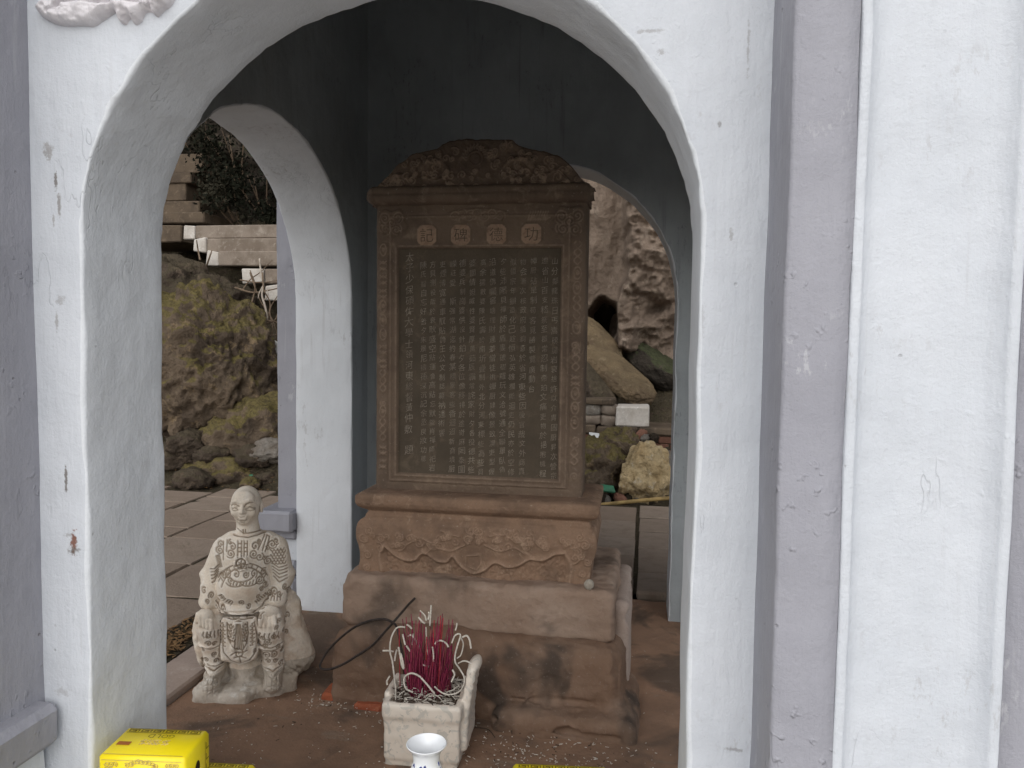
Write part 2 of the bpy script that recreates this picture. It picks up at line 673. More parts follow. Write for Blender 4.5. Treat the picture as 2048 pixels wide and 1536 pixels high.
def cement(name, ca, cb, cc, dmp):
    k = NT(name, .9, .2)
    col = k.mix(k.ramp(k.noise(4.5, 7, .6), .35, .7), ca, cb)
    col = k.mix(k.ramp(k.noise(2.3, 4, .5, None, .5), .50, .66, 0, .75), col, cc)
    damp = k.math('MULTIPLY', k.ramp(k.noise(4.2, 3, .55, None, .4), .50, .66), dmp)
    col = k.mix(damp, col, (.068, .052, .042))
    col = k.mix(k.ramp(k.noise(90, 4, .7), .58, .75, 0, .5), col, (.36, .31, .27))
    col = k.mix(k.math('MULTIPLY', k.ramp(k.vor(60), .07, .04), k.ramp(k.noise(9, 3), .58, .66)), col, (.62, .58, .52))
    k.bump(k.noise(14, 7, .65), .55, .02)
    k.bump(k.noise(150, 4, .7), .5, .003)
    return k.done(col)


CEMENT = cement('worn_upper_cement', (.30, .212, .158), (.37, .282, .222), (.24, .155, .108), .65)
CEMENT2 = cement('stained_lower_cement', (.215, .136, .092), (.275, .190, .138), (.16, .098, .066), .9)


def floor_mat():
    k = NT('dusty_brown_floor', .92, .15)
    col = k.mix(k.ramp(k.noise(3.2, 7, .62), .36, .66), (.33, .205, .136), (.245, .155, .106))
    col = k.mix(k.ramp(k.noise(1.9, 4, .65, None, .7), .48, .60, 0, .9), col, (.135, .098, .074))
    col = k.mix(k.ramp(k.noise(5.1, 6, .6, k.scale((.6, 1.6, 1))), .57, .7, 0, .65), col, (.27, .215, .165))
    col = k.mix(k.ramp(k.noise(60, 5, .75), .55, .75, 0, .6), col, (.23, .165, .13))
    fl = k.math('MULTIPLY', k.ramp(k.vor(55), .16, .08), k.ramp(k.noise(7, 4), .55, .65))
    col = k.mix(fl, col, (.5, .46, .41))
    k.bump(k.noise(11, 7, .7), .5, .02)
    k.bump(k.noise(120, 5, .7), .5, .004)
    return k.done(col)


FLOOR = floor_mat()


def slab_mat():
    k = NT('worn_paving_stone', .8, .3)
    r = k.rnd()
    col = k.mix(r, (.25, .19, .145), (.31, .25, .20))
    col = k.mix(k.ramp(k.noise(4, 7, .65), .42, .7, 0, .7), col, (.22, .165, .125))
    col = k.mix(k.ramp(k.noise(2.1, 5, .6), .60, .74, 0, .5), col, (.14, .14, .07))
    col = k.mix(k.ramp(k.noise(40, 5, .8, k.scale((1, 2.5, 1))), .56, .72, 0, .6), col, (.12, .095, .075))
    k.bump(k.noise(18, 7, .7), .35, .02)
    k.bump(k.noise(110, 4, .7), .3, .003)
    return k.done(col)


SLAB = slab_mat()


def rock_mat(name, c1, c2, c3, moss=None, mamt=.5, sc=2.5, bump=.9):
    k = NT(name, .92, .2)
    col = k.mix(k.ramp(k.noise(sc, 8, .65, None, .4), .35, .66), c1, c2)
    col = k.mix(k.ramp(k.noise(sc * 3.1, 8, .7), .54, .70), col, c3)
    col = k.mix(k.ramp(k.noise(sc * 14, 6, .8), .52, .72, 0, .7), col, tuple(v * .42 for v in c1))
    if moss:
        g = k.n('NewGeometry')
        sx = k.n('SeparateXYZ')
        k.t.links.new(g.outputs['Normal'], sx.inputs[0])
        up = k.ramp(k.math('ADD', sx.outputs['Z'], k.math('MULTIPLY', k.noise(sc * 2.2, 6, .7), 1.6)), 1.15, 1.45)
        col = k.mix(k.math('MULTIPLY', up, mamt), col, k.mix(k.ramp(k.noise(30, 4, .7), .4, .65), moss, tuple(v * .45 for v in moss)))
    k.bump(k.noise(sc * 5, 9, .72), bump, .06)
    k.bump(k.noise(sc * 26, 6, .75), bump * .7, .012)
    k.bump(k.vor(sc * 7, None, 'F1'), .35, .03)
    return k.done(col)


MOSSROCK = rock_mat('mossy_brown_rock', (.150, .112, .078), (.070, .052, .038), (.245, .178, .105), (.165, .138, .035), .60)
GREYROCK = rock_mat('dark_earth_rock', (.090, .068, .050), (.052, .039, .029), (.150, .112, .080), (.085, .080, .032), .22)
LIME = rock_mat('limestone_cliff', (.225, .172, .132), (.155, .116, .088), (.29, .232, .182), None, 0, 1.8, .55)
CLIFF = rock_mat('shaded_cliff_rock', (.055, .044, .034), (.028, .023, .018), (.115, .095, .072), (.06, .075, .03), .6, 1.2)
YELLOWROCK = rock_mat('yellow_rubble_rock', (.62, .48, .28), (.50, .36, .19), (.68, .58, .42), None, 0, 5)
SLABROCK = rock_mat('ochre_fallen_rock', (.215, .155, .092), (.14, .10, .063), (.27, .205, .13), (.13, .12, .05), .12, 3.2, .9)
EARTH = rock_mat('brown_earth', (.105, .075, .055), (.07, .05, .037), (.17, .125, .09), (.07, .075, .03), .35, 6, .9)
RUBBLE = rock_mat('grey_rubble', (.34, .31, .27), (.26, .22, .18), (.42, .38, .33), None, 0, 9)
LEAFDRY = stone('dry_leaf', (.22, .13, .06), (.15, .085, .04), (.30, .19, .09), 30, .1, 100)
BARK = stone('dry_twig', (.20, .145, .10), (.13, .09, .06), (.28, .22, .16), 20, .3, 120)
PALEBARK = stone('bleached_twig', (.50, .44, .37), (.40, .34, .28), (.56, .50, .43), 20, .2, 120)
BRICK = stone('red_brick', (.36, .105, .05), (.30, .085, .045), (.42, .16, .09), 14, .4, 90)
OLDBRICK = stone('old_brown_brick', (.20, .095, .065), (.15, .075, .05), (.26, .14, .10), 12, .5, 90)
CONC = stone('step_concrete', (.25, .205, .165), (.165, .13, .10), (.31, .265, .22), 5, .35, 100)
CONCDARK = stone('weathered_concrete', (.115, .085, .058), (.07, .052, .037), (.165, .125, .088), 5, .4, 100)
LIMEWASH = stone('whitewash_end', (.56, .52, .47), (.43, .385, .335), (.60, .565, .52), 7, .3, 60)
KERB = stone('smooth_kerb_cement', (.42, .335, .285), (.36, .285, .24), (.46, .38, .33), 4, .15, 120)


def marble():
    k = NT('cream_marble', .42, .45)
    v = k.noise(24, 4, .6, None, 1.4)
    col = k.mix(k.ramp(v, .52, .60), (.84, .76, .66), (.66, .62, .55))
    col = k.mix(k.ramp(k.noise(33, 5, .7, None, .7), .60, .70, 0, .8), col, (.40, .37, .33))
    col = k.mix(k.ramp(k.noise(55, 4), .6, .8, 0, .5), col, (.78, .74, .68))
    k.bump(k.noise(40, 4), .08, .004)
    k.b.inputs['Subsurface Weight'].default_value = 0.0
    return k.done(col)


MARBLE = marble()


def plain(name, c, rough=.5, spec=.4, var=.12, sc=30, bump=.1):
    k = NT(name, rough, spec)
    col = k.mix(k.ramp(k.noise(sc, 5, .6), .35, .7), c, tuple(v * (1 - var * 2) for v in c))
    k.bump(k.noise(sc * 4, 4, .6), bump, .002)
    return k.done(col)


YELLOW = plain('yellow_card_print', (.90, .72, .010), .33, .5, .03, 20, .03)
YGOLD = plain('gold_ink_print', (.62, .47, .13), .3, .6, .15, 60, .05)
YDARK = plain('dark_olive_print', (.22, .16, .015), .5, .3, .15, 60, .05)
YORANGE = plain('red_brown_sticker', (.42, .14, .03), .5, .3, .1, 60, .05)
BLACKHOLE = plain('dark_cutout', (.03, .022, .012), .8, .1, .1)
PORCELAIN = plain('white_porcelain', (.80, .82, .84), .12, .6, .02, 10, .0)
COBALT = plain('cobalt_glaze', (.055, .075, .28), .15, .6, .25, 90, .0)
def incense():
    k = NT('crimson_incense', .85, .15)
    r = k.rnd()
    col = k.mix(k.ramp(r, .0, .6), (.17, .020, .055), (.30, .040, .085))
    col = k.mix(k.ramp(r, .75, 1.0), col, (.34, .10, .10))
    col = k.mix(k.ramp(k.noise(70, 3), .45, .7, 0, .6), col, (.12, .025, .04))
    return k.done(col)


INCENSE = incense()
INCENSEB = plain('bright_red_incense', (.48, .045, .06), .8, .2, .2, 70, .3)
ASHW = plain('white_ash', (.74, .69, .61), .95, .1, .10, 120, .5)
ASHG = stone('grey_ash', (.36, .30, .24), (.22, .17, .135), (.52, .46, .38), 60, .9, 220)
BURNT = plain('burnt_stick', (.09, .065, .05), .9, .1, .3, 80, .4)
CABLE = plain('dark_brown_cable', (.045, .033, .028), .5, .4, .3, 60, .1)
BAMBOO = plain('yellow_bamboo', (.36, .25, .10), .6, .3, .25, 14, .2)
GREENP = plain('green_plastic', (.035, .16, .085), .45, .4, .2, 20, .1)
GREENT = plain('teal_plastic_scrap', (.10, .22, .18), .45, .4, .2, 20, .1)
PAPER = plain('white_scrap', (.66, .66, .64), .8, .2, .1, 30, .2)
LEAFG = plain('dark_green_leaf', (.014, .015, .009), .8, .08, .35, 9, .2)
LEAFG2 = plain('grey_green_leaf', (.048, .044, .030), .8, .08, .3, 9, .2)
BENCHM = stone('bench_granite', (.30, .29, .28), (.24, .23, .22), (.36, .35, .34), 12, .2, 160)
TREEBARK = stone('tree_bark', (.10, .08, .06), (.07, .055, .04), (.14, .11, .085), 9, .6, 60)
GRAVELM = rock_mat('courtyard_earth', (.18, .145, .115), (.13, .10, .08), (.24, .20, .16), (.08, .09, .035), .3, 4)
PEBBLE = stone('pale_pebble', (.42, .38, .32), (.33, .29, .24), (.5, .45, .38), 30, .3, 160)
STUCCO = plaster('pinkish_stucco_relief', (.60, .56, .58), (.68, .66, .68), (.40, .36, .37), .6, .9)


def yard():
    k = NT('pale_yard_concrete', .9, .2)
    col = k.mix(k.ramp(k.noise(1.5, 4), .35, .7), (.50, .475, .445), (.43, .405, .38))
    k.bump(k.noise(30, 4), .3, .01)
    return k.done(col)


YARD = yard()


# ------------------------------------------------------------------ ground and floors
def sheet(name, x0, x1, y0, y1, z, step, m, amp=.0, sc=2., seed=1, parent=None, edge=None):
    nx, ny = max(2, int((x1 - x0) / step) + 1), max(2, int((y1 - y0) / step) + 1)
    X, Y = np.meshgrid(np.linspace(x0, x1, nx), np.linspace(y0, y1, ny), indexing='ij')
    P = np.stack([X.ravel(), Y.ravel(), np.full(X.size, z)], 1)
    if amp:
        P[:, 2] += amp * fbm(P * np.array([sc, sc, 0]), 5, seed)
    return part(name, P, gridfaces(nx, ny), m, parent)


g = sheet('ground', -90, 90, -90, 90, -.16, 6, GRAVELM)
kind(g, 'structure')
fl = sheet('pavilion_floor', -1.13, 1.13, .0, 2.53, .0, .012, FLOOR, .006, 5., 3)
kind(fl, 'structure')
ft = sheet('front_terrace', -9, 9, -12, -.004, -.004, .12, YARD, .003, 4., 9)
kind(ft, 'structure')

# ------------------------------------------------------------------ pavilion
PAV = empty('stele_pavilion', (0, 0, 0), 'pale blue-white plastered arched shelter with mauve corner pillars', 'pavilion')


def arch_wall(name, fmap, uc, a, b, zs, u0, u1, z0, z1, t, seed, wob=.003, flip=False):
    prof, out = [], []
    nz = 34
    for i in range(nz):
        z = z0 + (zs - z0) * i / nz
        prof.append((uc - a, z)); out.append((u0, z))
    na = 96
    for i in range(na + 1):
        th = math.pi - math.pi * i / na
        c, s = math.cos(th), math.sin(th)
        prof.append((uc + a * c, zs + b * s))
        hu = (u1 - uc) if c > 0 else (uc - u0)
        k = min(hu / abs(c) if abs(c) > 1e-6 else 1e9, (z1 - zs) / s if s > 1e-6 else 1e9)
        out.append((uc + k * c, zs + k * s))
    for i in range(nz - 1, -1, -1):
        z = z0 + (zs - z0) * i / nz
        prof.append((uc + a, z)); out.append((u1, z))
    prof, out = np.array(prof), np.array(out)
    n = len(prof)
    d = np.gradient(prof, axis=0)
    d /= np.linalg.norm(d, axis=1)[:, None]
    nor = np.stack([-d[:, 1], d[:, 0]], 1)          # points away from the opening
    # hand-trowelled opening: wavy outline, uneven arris
    sN = np.arange(n)[:, None] * np.array([[.23, 0, 0]])
    w1 = wob * fbm(sN, 3, seed) + wob * .5 * vnoise(sN * 4, seed + 5)
    prof = prof + nor * w1[:, None]
    c = .007 + .004 * vnoise(sN * 2.2, seed + 9)
    path = []
    for r in (1, .82, .64, .48, .34, .22, .13, .06, .02):
        path.append(('f', r))
    for ang in (0, 30, 60, 90):
        path.append(('ra', math.radians(ang)))
    for q in (.15, .35, .55, .75, .88):
        path.append(('d', q))
    for ang in (90, 60, 30, 0):
        path.append(('rb', math.radians(ang)))
    for r in (.05, .2, .5, 1):
        path.append(('b', r))
    rows = []
    for kx, v in path:
        if kx in 'fb':
            base = prof + nor * c[:, None]
            uz = base + (out - base) * v
            dep = np.zeros(n) if kx == 'f' else np.full(n, t)
        elif kx == 'ra':
            uz = prof + nor * (c * (1 - math.sin(v)))[:, None]
            dep = c * (1 - math.cos(v))
        elif kx == 'rb':
            uz = prof + nor * (c * (1 - math.sin(v)))[:, None]
            dep = t - c * (1 - math.cos(v))
        else:
            uz = prof.copy()
            dep = c + (t - 2 * c) * v
        rows.append(np.column_stack([uz[:, 0], dep, uz[:, 1]]))
    G = np.array(rows)
    P = G.reshape(-1, 3)
    P[:, 1] += .0022 * fbm(P * np.array([3, 0, 3]), 3, seed + 20) * np.where(P[:, 1] < t * .5, 1, .6)
    F = gridfaces(len(path), n, not flip)
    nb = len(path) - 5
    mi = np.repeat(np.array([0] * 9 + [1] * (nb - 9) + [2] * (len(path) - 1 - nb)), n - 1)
    V = np.array([fmap(*p) for p in P])
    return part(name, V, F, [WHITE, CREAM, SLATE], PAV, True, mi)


ZT = 3.35
arch_wall('front_wall', lambda u, d, z: (u, d, z), 0, .5632, .5069, 1.4704, -1.115, 1.115, -.02, ZT, .2431, 1, .0025)
arch_wall('back_wall', lambda u, d, z: (u, 2.5 - d, z), 0, .615, .625, 1.471, -1.115, 1.115, -.02, ZT, .25, 2, .002, True)
arch_wall('left_wall', lambda u, d, z: (-1.1153 + d, u, z), 1.3368, .7132, .621, 1.4646, .235, 2.258, -.02, ZT, .2746, 3, .002, True)
arch_wall('right_wall', lambda u, d, z: (1.1153 - d, u, z), 1.3368, .7132, .621, 1.4646, .235, 2.258, -.02, ZT, .2746, 4, .002)
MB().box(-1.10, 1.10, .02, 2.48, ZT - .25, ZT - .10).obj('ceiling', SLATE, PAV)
rf = MB().box(-1.45, 1.45, -.42, 2.9, ZT, ZT + .16, 0, .02)
rf.add([(-1.55, -.5, ZT + .16), (1.55, -.5, ZT + .16), (1.55, 3.0, ZT + .16), (-1.55, 3.0, ZT + .16), (-.5, .9, ZT + .95), (.5, .9, ZT + .95), (.5, 1.6, ZT + .95), (-.5, 1.6, ZT + .95)],
       [(0, 1, 5, 4), (1, 2, 6, 5), (2, 3, 7, 6), (3, 0, 4, 7), (4, 5, 6, 7), (3, 2, 1, 0)])
rf.obj('roof', PLASTER_ROOF, PAV)


def extrude_z(prof, zs_, seed, amp=.0018):
    """prof: list of (x,y) in order; swept along z with a little hand wobble"""
    P = np.array(prof, float)
    n = len(P)
    V = []
    for z in zs_:
        q = np.column_stack([P[:, 0], P[:, 1], np.full(n, z)])
        V.append(q)
    V = np.array(V).reshape(-1, 3)
    s = V * np.array([3., 3., 6.])
    V[:, 0] += amp * fbm(s, 3, seed)
    V[:, 1] += amp * fbm(s + 40, 3, seed + 1)
    return V, gridfaces(len(zs_), n)


def front_pillar(name, x_in, sg, label):
    """pillar that flanks the front arch; x_in = its edge beside the arch, sg = +1 to the right"""
    C = link(name, None, PAV, (0, 0, 0))
    C['label'] = label
    yf = -.18
    Z = np.linspace(.50, ZT, 60)
    X = lambda d: x_in + sg * d
    # shaft: side face and the two painted margins; the white panel is set between them
    sh = [(X(0), .004), (X(0), yf + .006), (X(.002), yf + .002), (X(.006), yf), (X(.03), yf), (X(.06), yf), (X(.0845), yf), (X(.0855), yf + .004), (X(.086), yf + .03)]
    sh2 = [(X(.298), yf + .03), (X(.2985), yf + .004), (X(.2995), yf), (X(.33), yf), (X(.377), yf), (X(.383), yf + .006), (X(.383), yf + .08),
           (X(.555), yf + .081), (X(.56), yf + .09), (X(.56), .30)]
    for nm, pr, sd_ in (('margin', sh, 5), ('margin', sh2, 6)):
        V, F = extrude_z(pr, Z, sd_ + (0 if sg > 0 else 20))
        part(nm, V, F if sg < 0 else F[:, ::-1].copy(), PURPLE, C)
    # white moulding: bead, cavetto, recessed field
    pn = [(.0800, yf + .012), (.0852, yf + .004), (.0857, yf + .0005), (.0870, yf - .0010), (.092, yf - .0013), (.0970, yf - .0010), (.0990, yf + .0002), (.1000, yf + .003),
          (.104, yf + .008), (.109, yf + .0125), (.116, yf + .0160), (.13, yf + .017), (.17, yf + .017), (.21, yf + .017), (.25, yf + .0165), (.262, yf + .015),
          (.270, yf + .0115), (.278, yf + .006), (.283, yf + .001), (.2845, yf - .0008), (.290, yf - .0013), (.296, yf - .0010), (.298, yf + .0003), (.2985, yf + .01)]
    Zp = np.linspace(.63, ZT - .05, 70)
    V, F = extrude_z([(X(a), b) for a, b in pn], Zp, 31 + sg, .0016)
    part('panel', V, F if sg < 0 else F[:, ::-1].copy(), WHITE, C)
    # foot of the panel
    xs = sorted((X(.088), X(.296)))
    MB().box(xs[0], xs[1], yf - .0005, yf + .05, .50, .64, 0, .004).obj('panel_foot', PURPLE, C)
    xs = sorted((X(-.042), X(.60)))
    MB().box(xs[0], xs[1], yf - .045, -.003, .500, .582, 0, .013, .002).obj('base_cap', PURPLE, C)
    xs = sorted((X(-.012), X(.57)))
    MB().box(xs[0], xs[1], yf - .012, -.005, .40, .4995, 0, .01, .002).obj('base_neck', WHITE, C)
    xs = sorted((X(-.05), X(.61)))
    MB().box(xs[0], xs[1], yf - .055, -.004, -.02, .3995, 0, .03, .003).obj('base_block', PURPLE, C)


front_pillar('pillar', .667, 1, 'mauve pillar with recessed white panel right of the front arch')
front_pillar('pillar', -.667, -1, 'mauve pillar at the left edge, base ledge showing')


def side_pillar(x0, x1, y0, y1):
    C = link('pillar', None, PAV, (0, 0, 0))
    Z = np.linspace(.46, ZT, 40)
    lo, hi = min(x0, x1), max(x0, x1)
    n = 10
    pr = [(lo, y) for y in np.linspace(y1, y0, n)] + [(x, y0) for x in np.linspace(lo + .004, hi, n)] + [(hi, y) for y in np.linspace(y0 + .004, y1, n)] + [(x, y1) for x in np.linspace(hi, lo, n)]
    V, F = extrude_z(pr, Z, 41, .0015)
    part('shaft', V, F, PURPLE, C)
    # mouldings overhang outward only; towards the wall they stop at its face
    ol, oh = (1, 0) if hi < 0 else (0, 1)
    for nm, ov, yo, z0, z1, bv, mt in (('base_cap', .075, .085, .375, .475, .012, PURPLE), ('base_fillet', .035, .04, .335, .3745, .008, PURPLE), ('base_neck', .005, .012, .225, .3345, .006, WHITE),
                                       ('base_torus', .02, .025, .150, .2245, .02, PURPLE), ('base_block', .035, .045, -.02, .1495, .015, PURPLE)):
        MB().box(lo - ov * ol, hi + ov * oh, y0 - yo, y1 + .03, z0, z1, 0, bv, .002).obj(nm, mt, C)


side_pillar(-1.222, -1.117, 2.085, 2.62)
side_pillar(1.222, 1.117, 2.085, 2.62)

# stucco cloud relief over the left haunch of the arch
pts = [(78, 22), (90, 36), (112, 48), (140, 53), (168, 52), (188, 54), (205, 44), (226, 30), (236, 26), (240, 40), (252, 50), (264, 38), (272, 50), (284, 44), (292, 28),
       (306, 26), (318, 34), (330, 22), (342, 14), (350, 2), (356, -20), (330, -45), (280, -60), (220, -55), (170, -30), (120, -8), (90, 8)]
poly = np.array([at_y(x, y, 0)[[0, 2]] for x, y in pts])
poly = spline(np.vstack([poly, poly[:1]]), 140)
U, Wz = np.meshgrid(np.linspace(poly[:, 0].min() - .01, poly[:, 0].max() + .01, 150), np.linspace(poly[:, 1].min() - .01, poly[:, 1].max() + .01, 70), indexing='ij')
u, v = U.ravel(), Wz.ravel()
ins = insidepoly(u, v, poly)
dd = polydist(u, v, [poly])
dd = np.where(ins, np.minimum(dd, .03), 0)
swirl = [at_y(x, y, 0)[[0, 2]] for x, y in ((180, 8), (215, 14), (250, 6), (290, 10), (320, -6))]
gd = polydist(u, v, [swirl, [at_y(x, y, 0)[[0, 2]] for x, y in ((110, 30), (140, 12), (180, 8))], spiral(*at_y(305, 12, 0)[[0, 2]], .012, 1.4)])
hh = np.where(ins, .024 * np.sqrt(np.clip(dd / .012, 0, 1)), -.004) + np.where(ins, .004 * fbm(np.column_stack([u * 70, v * 70, u * 0]), 3, 5), 0) - np.where(ins, .010 * np.exp(-(gd / .003) ** 2), 0)
gf = gridfaces(150, 70)
gf = gf[ins[gf].any(1)]
part('stucco_relief', np.column_stack([u, -.001 - hh, v]), gf, STUCCO, PAV, True, None, 'pinkish carved cloud relief over the arch, upper left')

# threshold kerb outside the left arch, and leaf litter strip
o = MB().box(-1.31, -1.135, .30, 2.02, -.06, .030, 0, .008, .002).obj('threshold_kerb', KERB, None)
tag(o, 'smooth pale cement kerb along the left arch threshold', 'kerb')

# ------------------------------------------------------------------ paving of the courtyard
pav = sheet('courtyard_paving', -9, 4.2, 1.0, 4.72, .023, .06, EARTH, .003, 5., 21)
# keep the bed outside the pavilion footprint
me = pav.data
import bmesh
bm = bmesh.new(); bm.from_mesh(me)
bmesh.ops.delete(bm, geom=[f for f in bm.faces if f.calc_center_median().x > -1.30 and f.calc_center_median().y < 2.56 and f.calc_center_median().x < 1.33], context='FACES')
bm.to_mesh(me); bm.free()
kind(pav, 'structure')


def slab_mesh(seed):
    rs = random.Random(seed)
    m = MB()
    random.seed(seed)
    m.box(-.5, .5, -.5, .5, -.05, 0, 0, .016, .004)
    random.seed(seed + 1)
    return mesh('paving_slab', m.V, m.F, SLAB, False)


slabs = [slab_mesh(s) for s in range(5)]
rs = random.Random(4)


def lay(x0, x1, y0, y1, z):
    o = link('paving_slab', slabs[rs.randrange(5)], pav, ((x0 + x1) / 2, (y0 + y1) / 2, z + rs.uniform(-.004, .004)), (rs.uniform(-.006, .006), rs.uniform(-.006, .006), rs.choice((0, math.pi))),
             (x1 - x0 - .008, y1 - y0 - .016, 1.0))


for i in range(-2, 3):
    x0 = .462 + .465 * i
    off = .0 if i < 0 else -.13
    ys = [2.545, 2.786, 3.168, 3.589, 4.066, 4.52] if i < 0 else [2.545, 2.894, 3.381, 3.799, 4.20, 4.60]
    for a, b_ in zip(ys[:-1], ys[1:]):
        lay(x0, x0 + .455, a, b_, .034)
for i in range(12):
    x1 = -1.487 - .465 * (i - 0)
    ys = [1.02, 1.55, 2.03, 2.51, 3.0, 3.45, 3.9, 4.3] if i % 2 else [1.3, 1.6, 2.02, 2.5, 2.99, 3.22, 3.71, 4.15, 4.45]
    for a, b_ in zip(ys[:-1], ys[1:]):
        lay(x1 - .46, x1, a, b_, .03)
for a, b_ in zip([2.66, 3.0, 3.45, 3.9, 4.3][:-1], [2.66, 3.0, 3.45, 3.9, 4.3][1:]):
    lay(-1.485, -1.04, a, b_, .03)
    lay(-1.03, -.49, a, b_, .03)


# ------------------------------------------------------------------ the stele
def P2(px, py, Y=1.46):
    return at_y(px, py, Y)[[0, 2]]


STL = empty('stone_stele', (-.12, 1.5, .42), 'tall brown stone stele carved with columns of characters', 'stele')
STL.location = (0, 0, 0)
SX0, SX1, SZ0, SZ1, SY, SYB = -.512, .266, .700, 1.785, 1.46, 1.60
PX0, PX1, PZ0, PZ1 = -.428, .178, .784, 1.622       # inscribed field

# slab front as a carved height field
st = .0027
xs, zs_ = np.arange(SX0, SX1 + 1e-6, st), np.arange(SZ0, SZ1 + 1e-6, st)
nx, nz = len(xs), len(zs_)
XX, ZZ = [q.ravel() for q in np.meshgrid(xs, zs_, indexing='ij')]
fx = np.maximum(PX0 - XX, XX - PX1)
fz = np.maximum(PZ0 - ZZ, ZZ - PZ1)
ed = np.maximum(fx, fz)                                # <0 inside the field
H = np.zeros(len(XX))
H -= .010 * (1 - sstep(-.004, .001, ed))
H += .0045 * np.exp(-((ed - .007) / .0045) ** 2)
ed2 = np.maximum(np.maximum(PX0 - .028 - XX, XX - PX1 - .028), np.maximum(PZ0 - .026 - ZZ, ZZ - 1.735))
H += .004 * np.exp(-((ed2) / .0035) ** 2) - .003 * np.exp(-((ed2 - .008) / .003) ** 2)
# faint rules between the columns of writing
COLX = np.array([1110, 1090, 1067, 1046, 1026, 1006, 985, 965, 944, 924, 905, 885, 865, 846, 818], float)
cx_top = np.array([P2(x, 520)[0] for x in COLX])
infield = ed < -.006
# side border scrolls
lines = []
rl = random.Random(3)
for side, bx0, bx1 in ((0, SX0 + .012, PX0 - .040), (1, PX1 + .040, SX1 - .012)):
    z = .80
    mx = (bx0 + bx1) / 2
    hw = (bx1 - bx0) / 2
    while z < 1.60:
        k = rl.randrange(4)
        if k == 0:
            lines.append(spiral(mx + rl.uniform(-.3, .3) * hw, z, hw * .75, 1.5, rl.uniform(0, 6), rl.choice((1, -1)), 16))
            z += .042
        elif k == 1:
            for q in range(4):
                lines.append([(mx - hw * .8, z + q * .011), (mx, z + q * .011 + .010 * (-1) ** q), (mx + hw * .8, z + q * .011)])
            z += .052
        elif k == 2:
            lines.append([(mx + hw * .7 * math.sin(t * 1.3), z + t * .012) for t in np.arange(0, 7, .4)])
            lines.append([(mx - hw * .7 * math.sin(t * 1.3), z + t * .012) for t in np.arange(0, 7, .4)])
            z += .09
        else:
            lines.append([(mx + hw * .75 * math.cos(t), z + .022 + .022 * math.sin(t)) for t in np.linspace(0, 6.3, 14)])
            lines.append(spiral(mx, z + .022, hw * .45, 1.2, 1.0, 1, 12))
            z += .052
D = polydist(XX, ZZ, lines)
H += .0045 * np.exp(-(D / .0026) ** 2)
DU = .8 * np.exp(-(D / .0026) ** 2)
# corner masks and the long cloud of the top band
for cx, cz, r in ((SX0 + .060, 1.715, .052), (SX1 - .060, 1.712, .058)):
    q = np.hypot((XX - cx) / 1.15, ZZ - cz) + .007 * np.sin(5 * np.arctan2(ZZ - cz, XX - cx))
    H += .006 * (1 - sstep(r - .008, r, q))
    sp = [spiral(cx + dx * r, cz + dz * r, r * .33, 1.6, a0, s_, 18, r * .25) for dx, dz, a0, s_ in ((-.5, .3, 0, 1), (.45, .35, 2, -1), (-.4, -.45, 1, -1), (.35, -.5, 4, 1), (0, 0, 3, 1))]
    qq = polydist(XX, ZZ, sp)
    H -= .0055 * np.exp(-(qq / .0026) ** 2)
    DU += .7 * np.exp(-((qq - .005) / .0022) ** 2) * (q < r)
bandc = P2(955, 430)
q = np.hypot((XX - bandc[0]) / .125, (ZZ - bandc[1]) / .026)
H += .005 * (1 - sstep(.85, 1.0, q))
sp = [spiral(bandc[0] + k * .028, bandc[1] + .004 * (-1) ** k, .013, 1.5, k, (-1) ** k, 16, .012) for k in range(-3, 4)]
qq = polydist(XX, ZZ, sp)
H -= .004 * np.exp(-(qq / .0024) ** 2)
DU += .7 * np.exp(-((qq - .005) / .0022) ** 2) * (q < 1)
hl = [[P2(1062 + k * 5, 422), P2(1056 + k * 5, 440), P2(1066 + k * 5, 434)] for k in range(0, 8)]
qq = polydist(XX, ZZ, hl)
H += .003 * np.exp(-(qq / .0024) ** 2)
DU += .7 * np.exp(-(qq / .0024) ** 2)
DU += .6 * np.exp(-((ed - .007) / .003) ** 2) + .45 * np.exp(-(ed2 / .003) ** 2)
# lower band foliage
lf = [[(x, .752), (x + .02, .742), (x + .04, .753), (x + .06, .742)] for x in (-.20, -.13, -.06)] + [spiral(-.12 + k * .03, .742, .012, 1.3, k, (-1) ** k, 14) for k in range(-4, 5)]
H += .003 * np.exp(-(polydist(XX, ZZ, lf) / .003) ** 2)
# the four title medallions
TIT = [P2(x, y) for x, y in ((1063, 468), (993, 469), (922, 470), (854, 471))]
MED = np.zeros(len(XX))
for c in TIT:
    dx, dz = np.abs(XX - c[0]), np.abs(ZZ - c[1])
    q = np.minimum(np.maximum(dx, dz * 1.02), np.maximum(dx - .006, dz - .006) + .0) + .010 * sstep(.020, .036, np.minimum(dx, dz))
    H += .0035 * (1 - sstep(.031, .035, q))
    MED = np.maximum(MED, (q < .031) * 1.0)
H += .0012 * fbm(np.column_stack([XX * 26, ZZ * 26, XX * 0]), 4, 8)
# worn, chipped outer edge
eo = np.minimum(np.minimum(XX - SX0, SX1 - XX), 1.0)
H -= .006 * (1 - sstep(0, .008, eo + .003 * vnoise(np.column_stack([XX * 30, ZZ * 40, XX * 0]), 4)))
V = np.column_stack([XX, SY - H, ZZ])
F = gridfaces(nx, nz)
mi = np.where((ed[F].max(1) < -.001), 1, 0)
mi = np.where(MED[F].min(1) > .5, 2, mi)
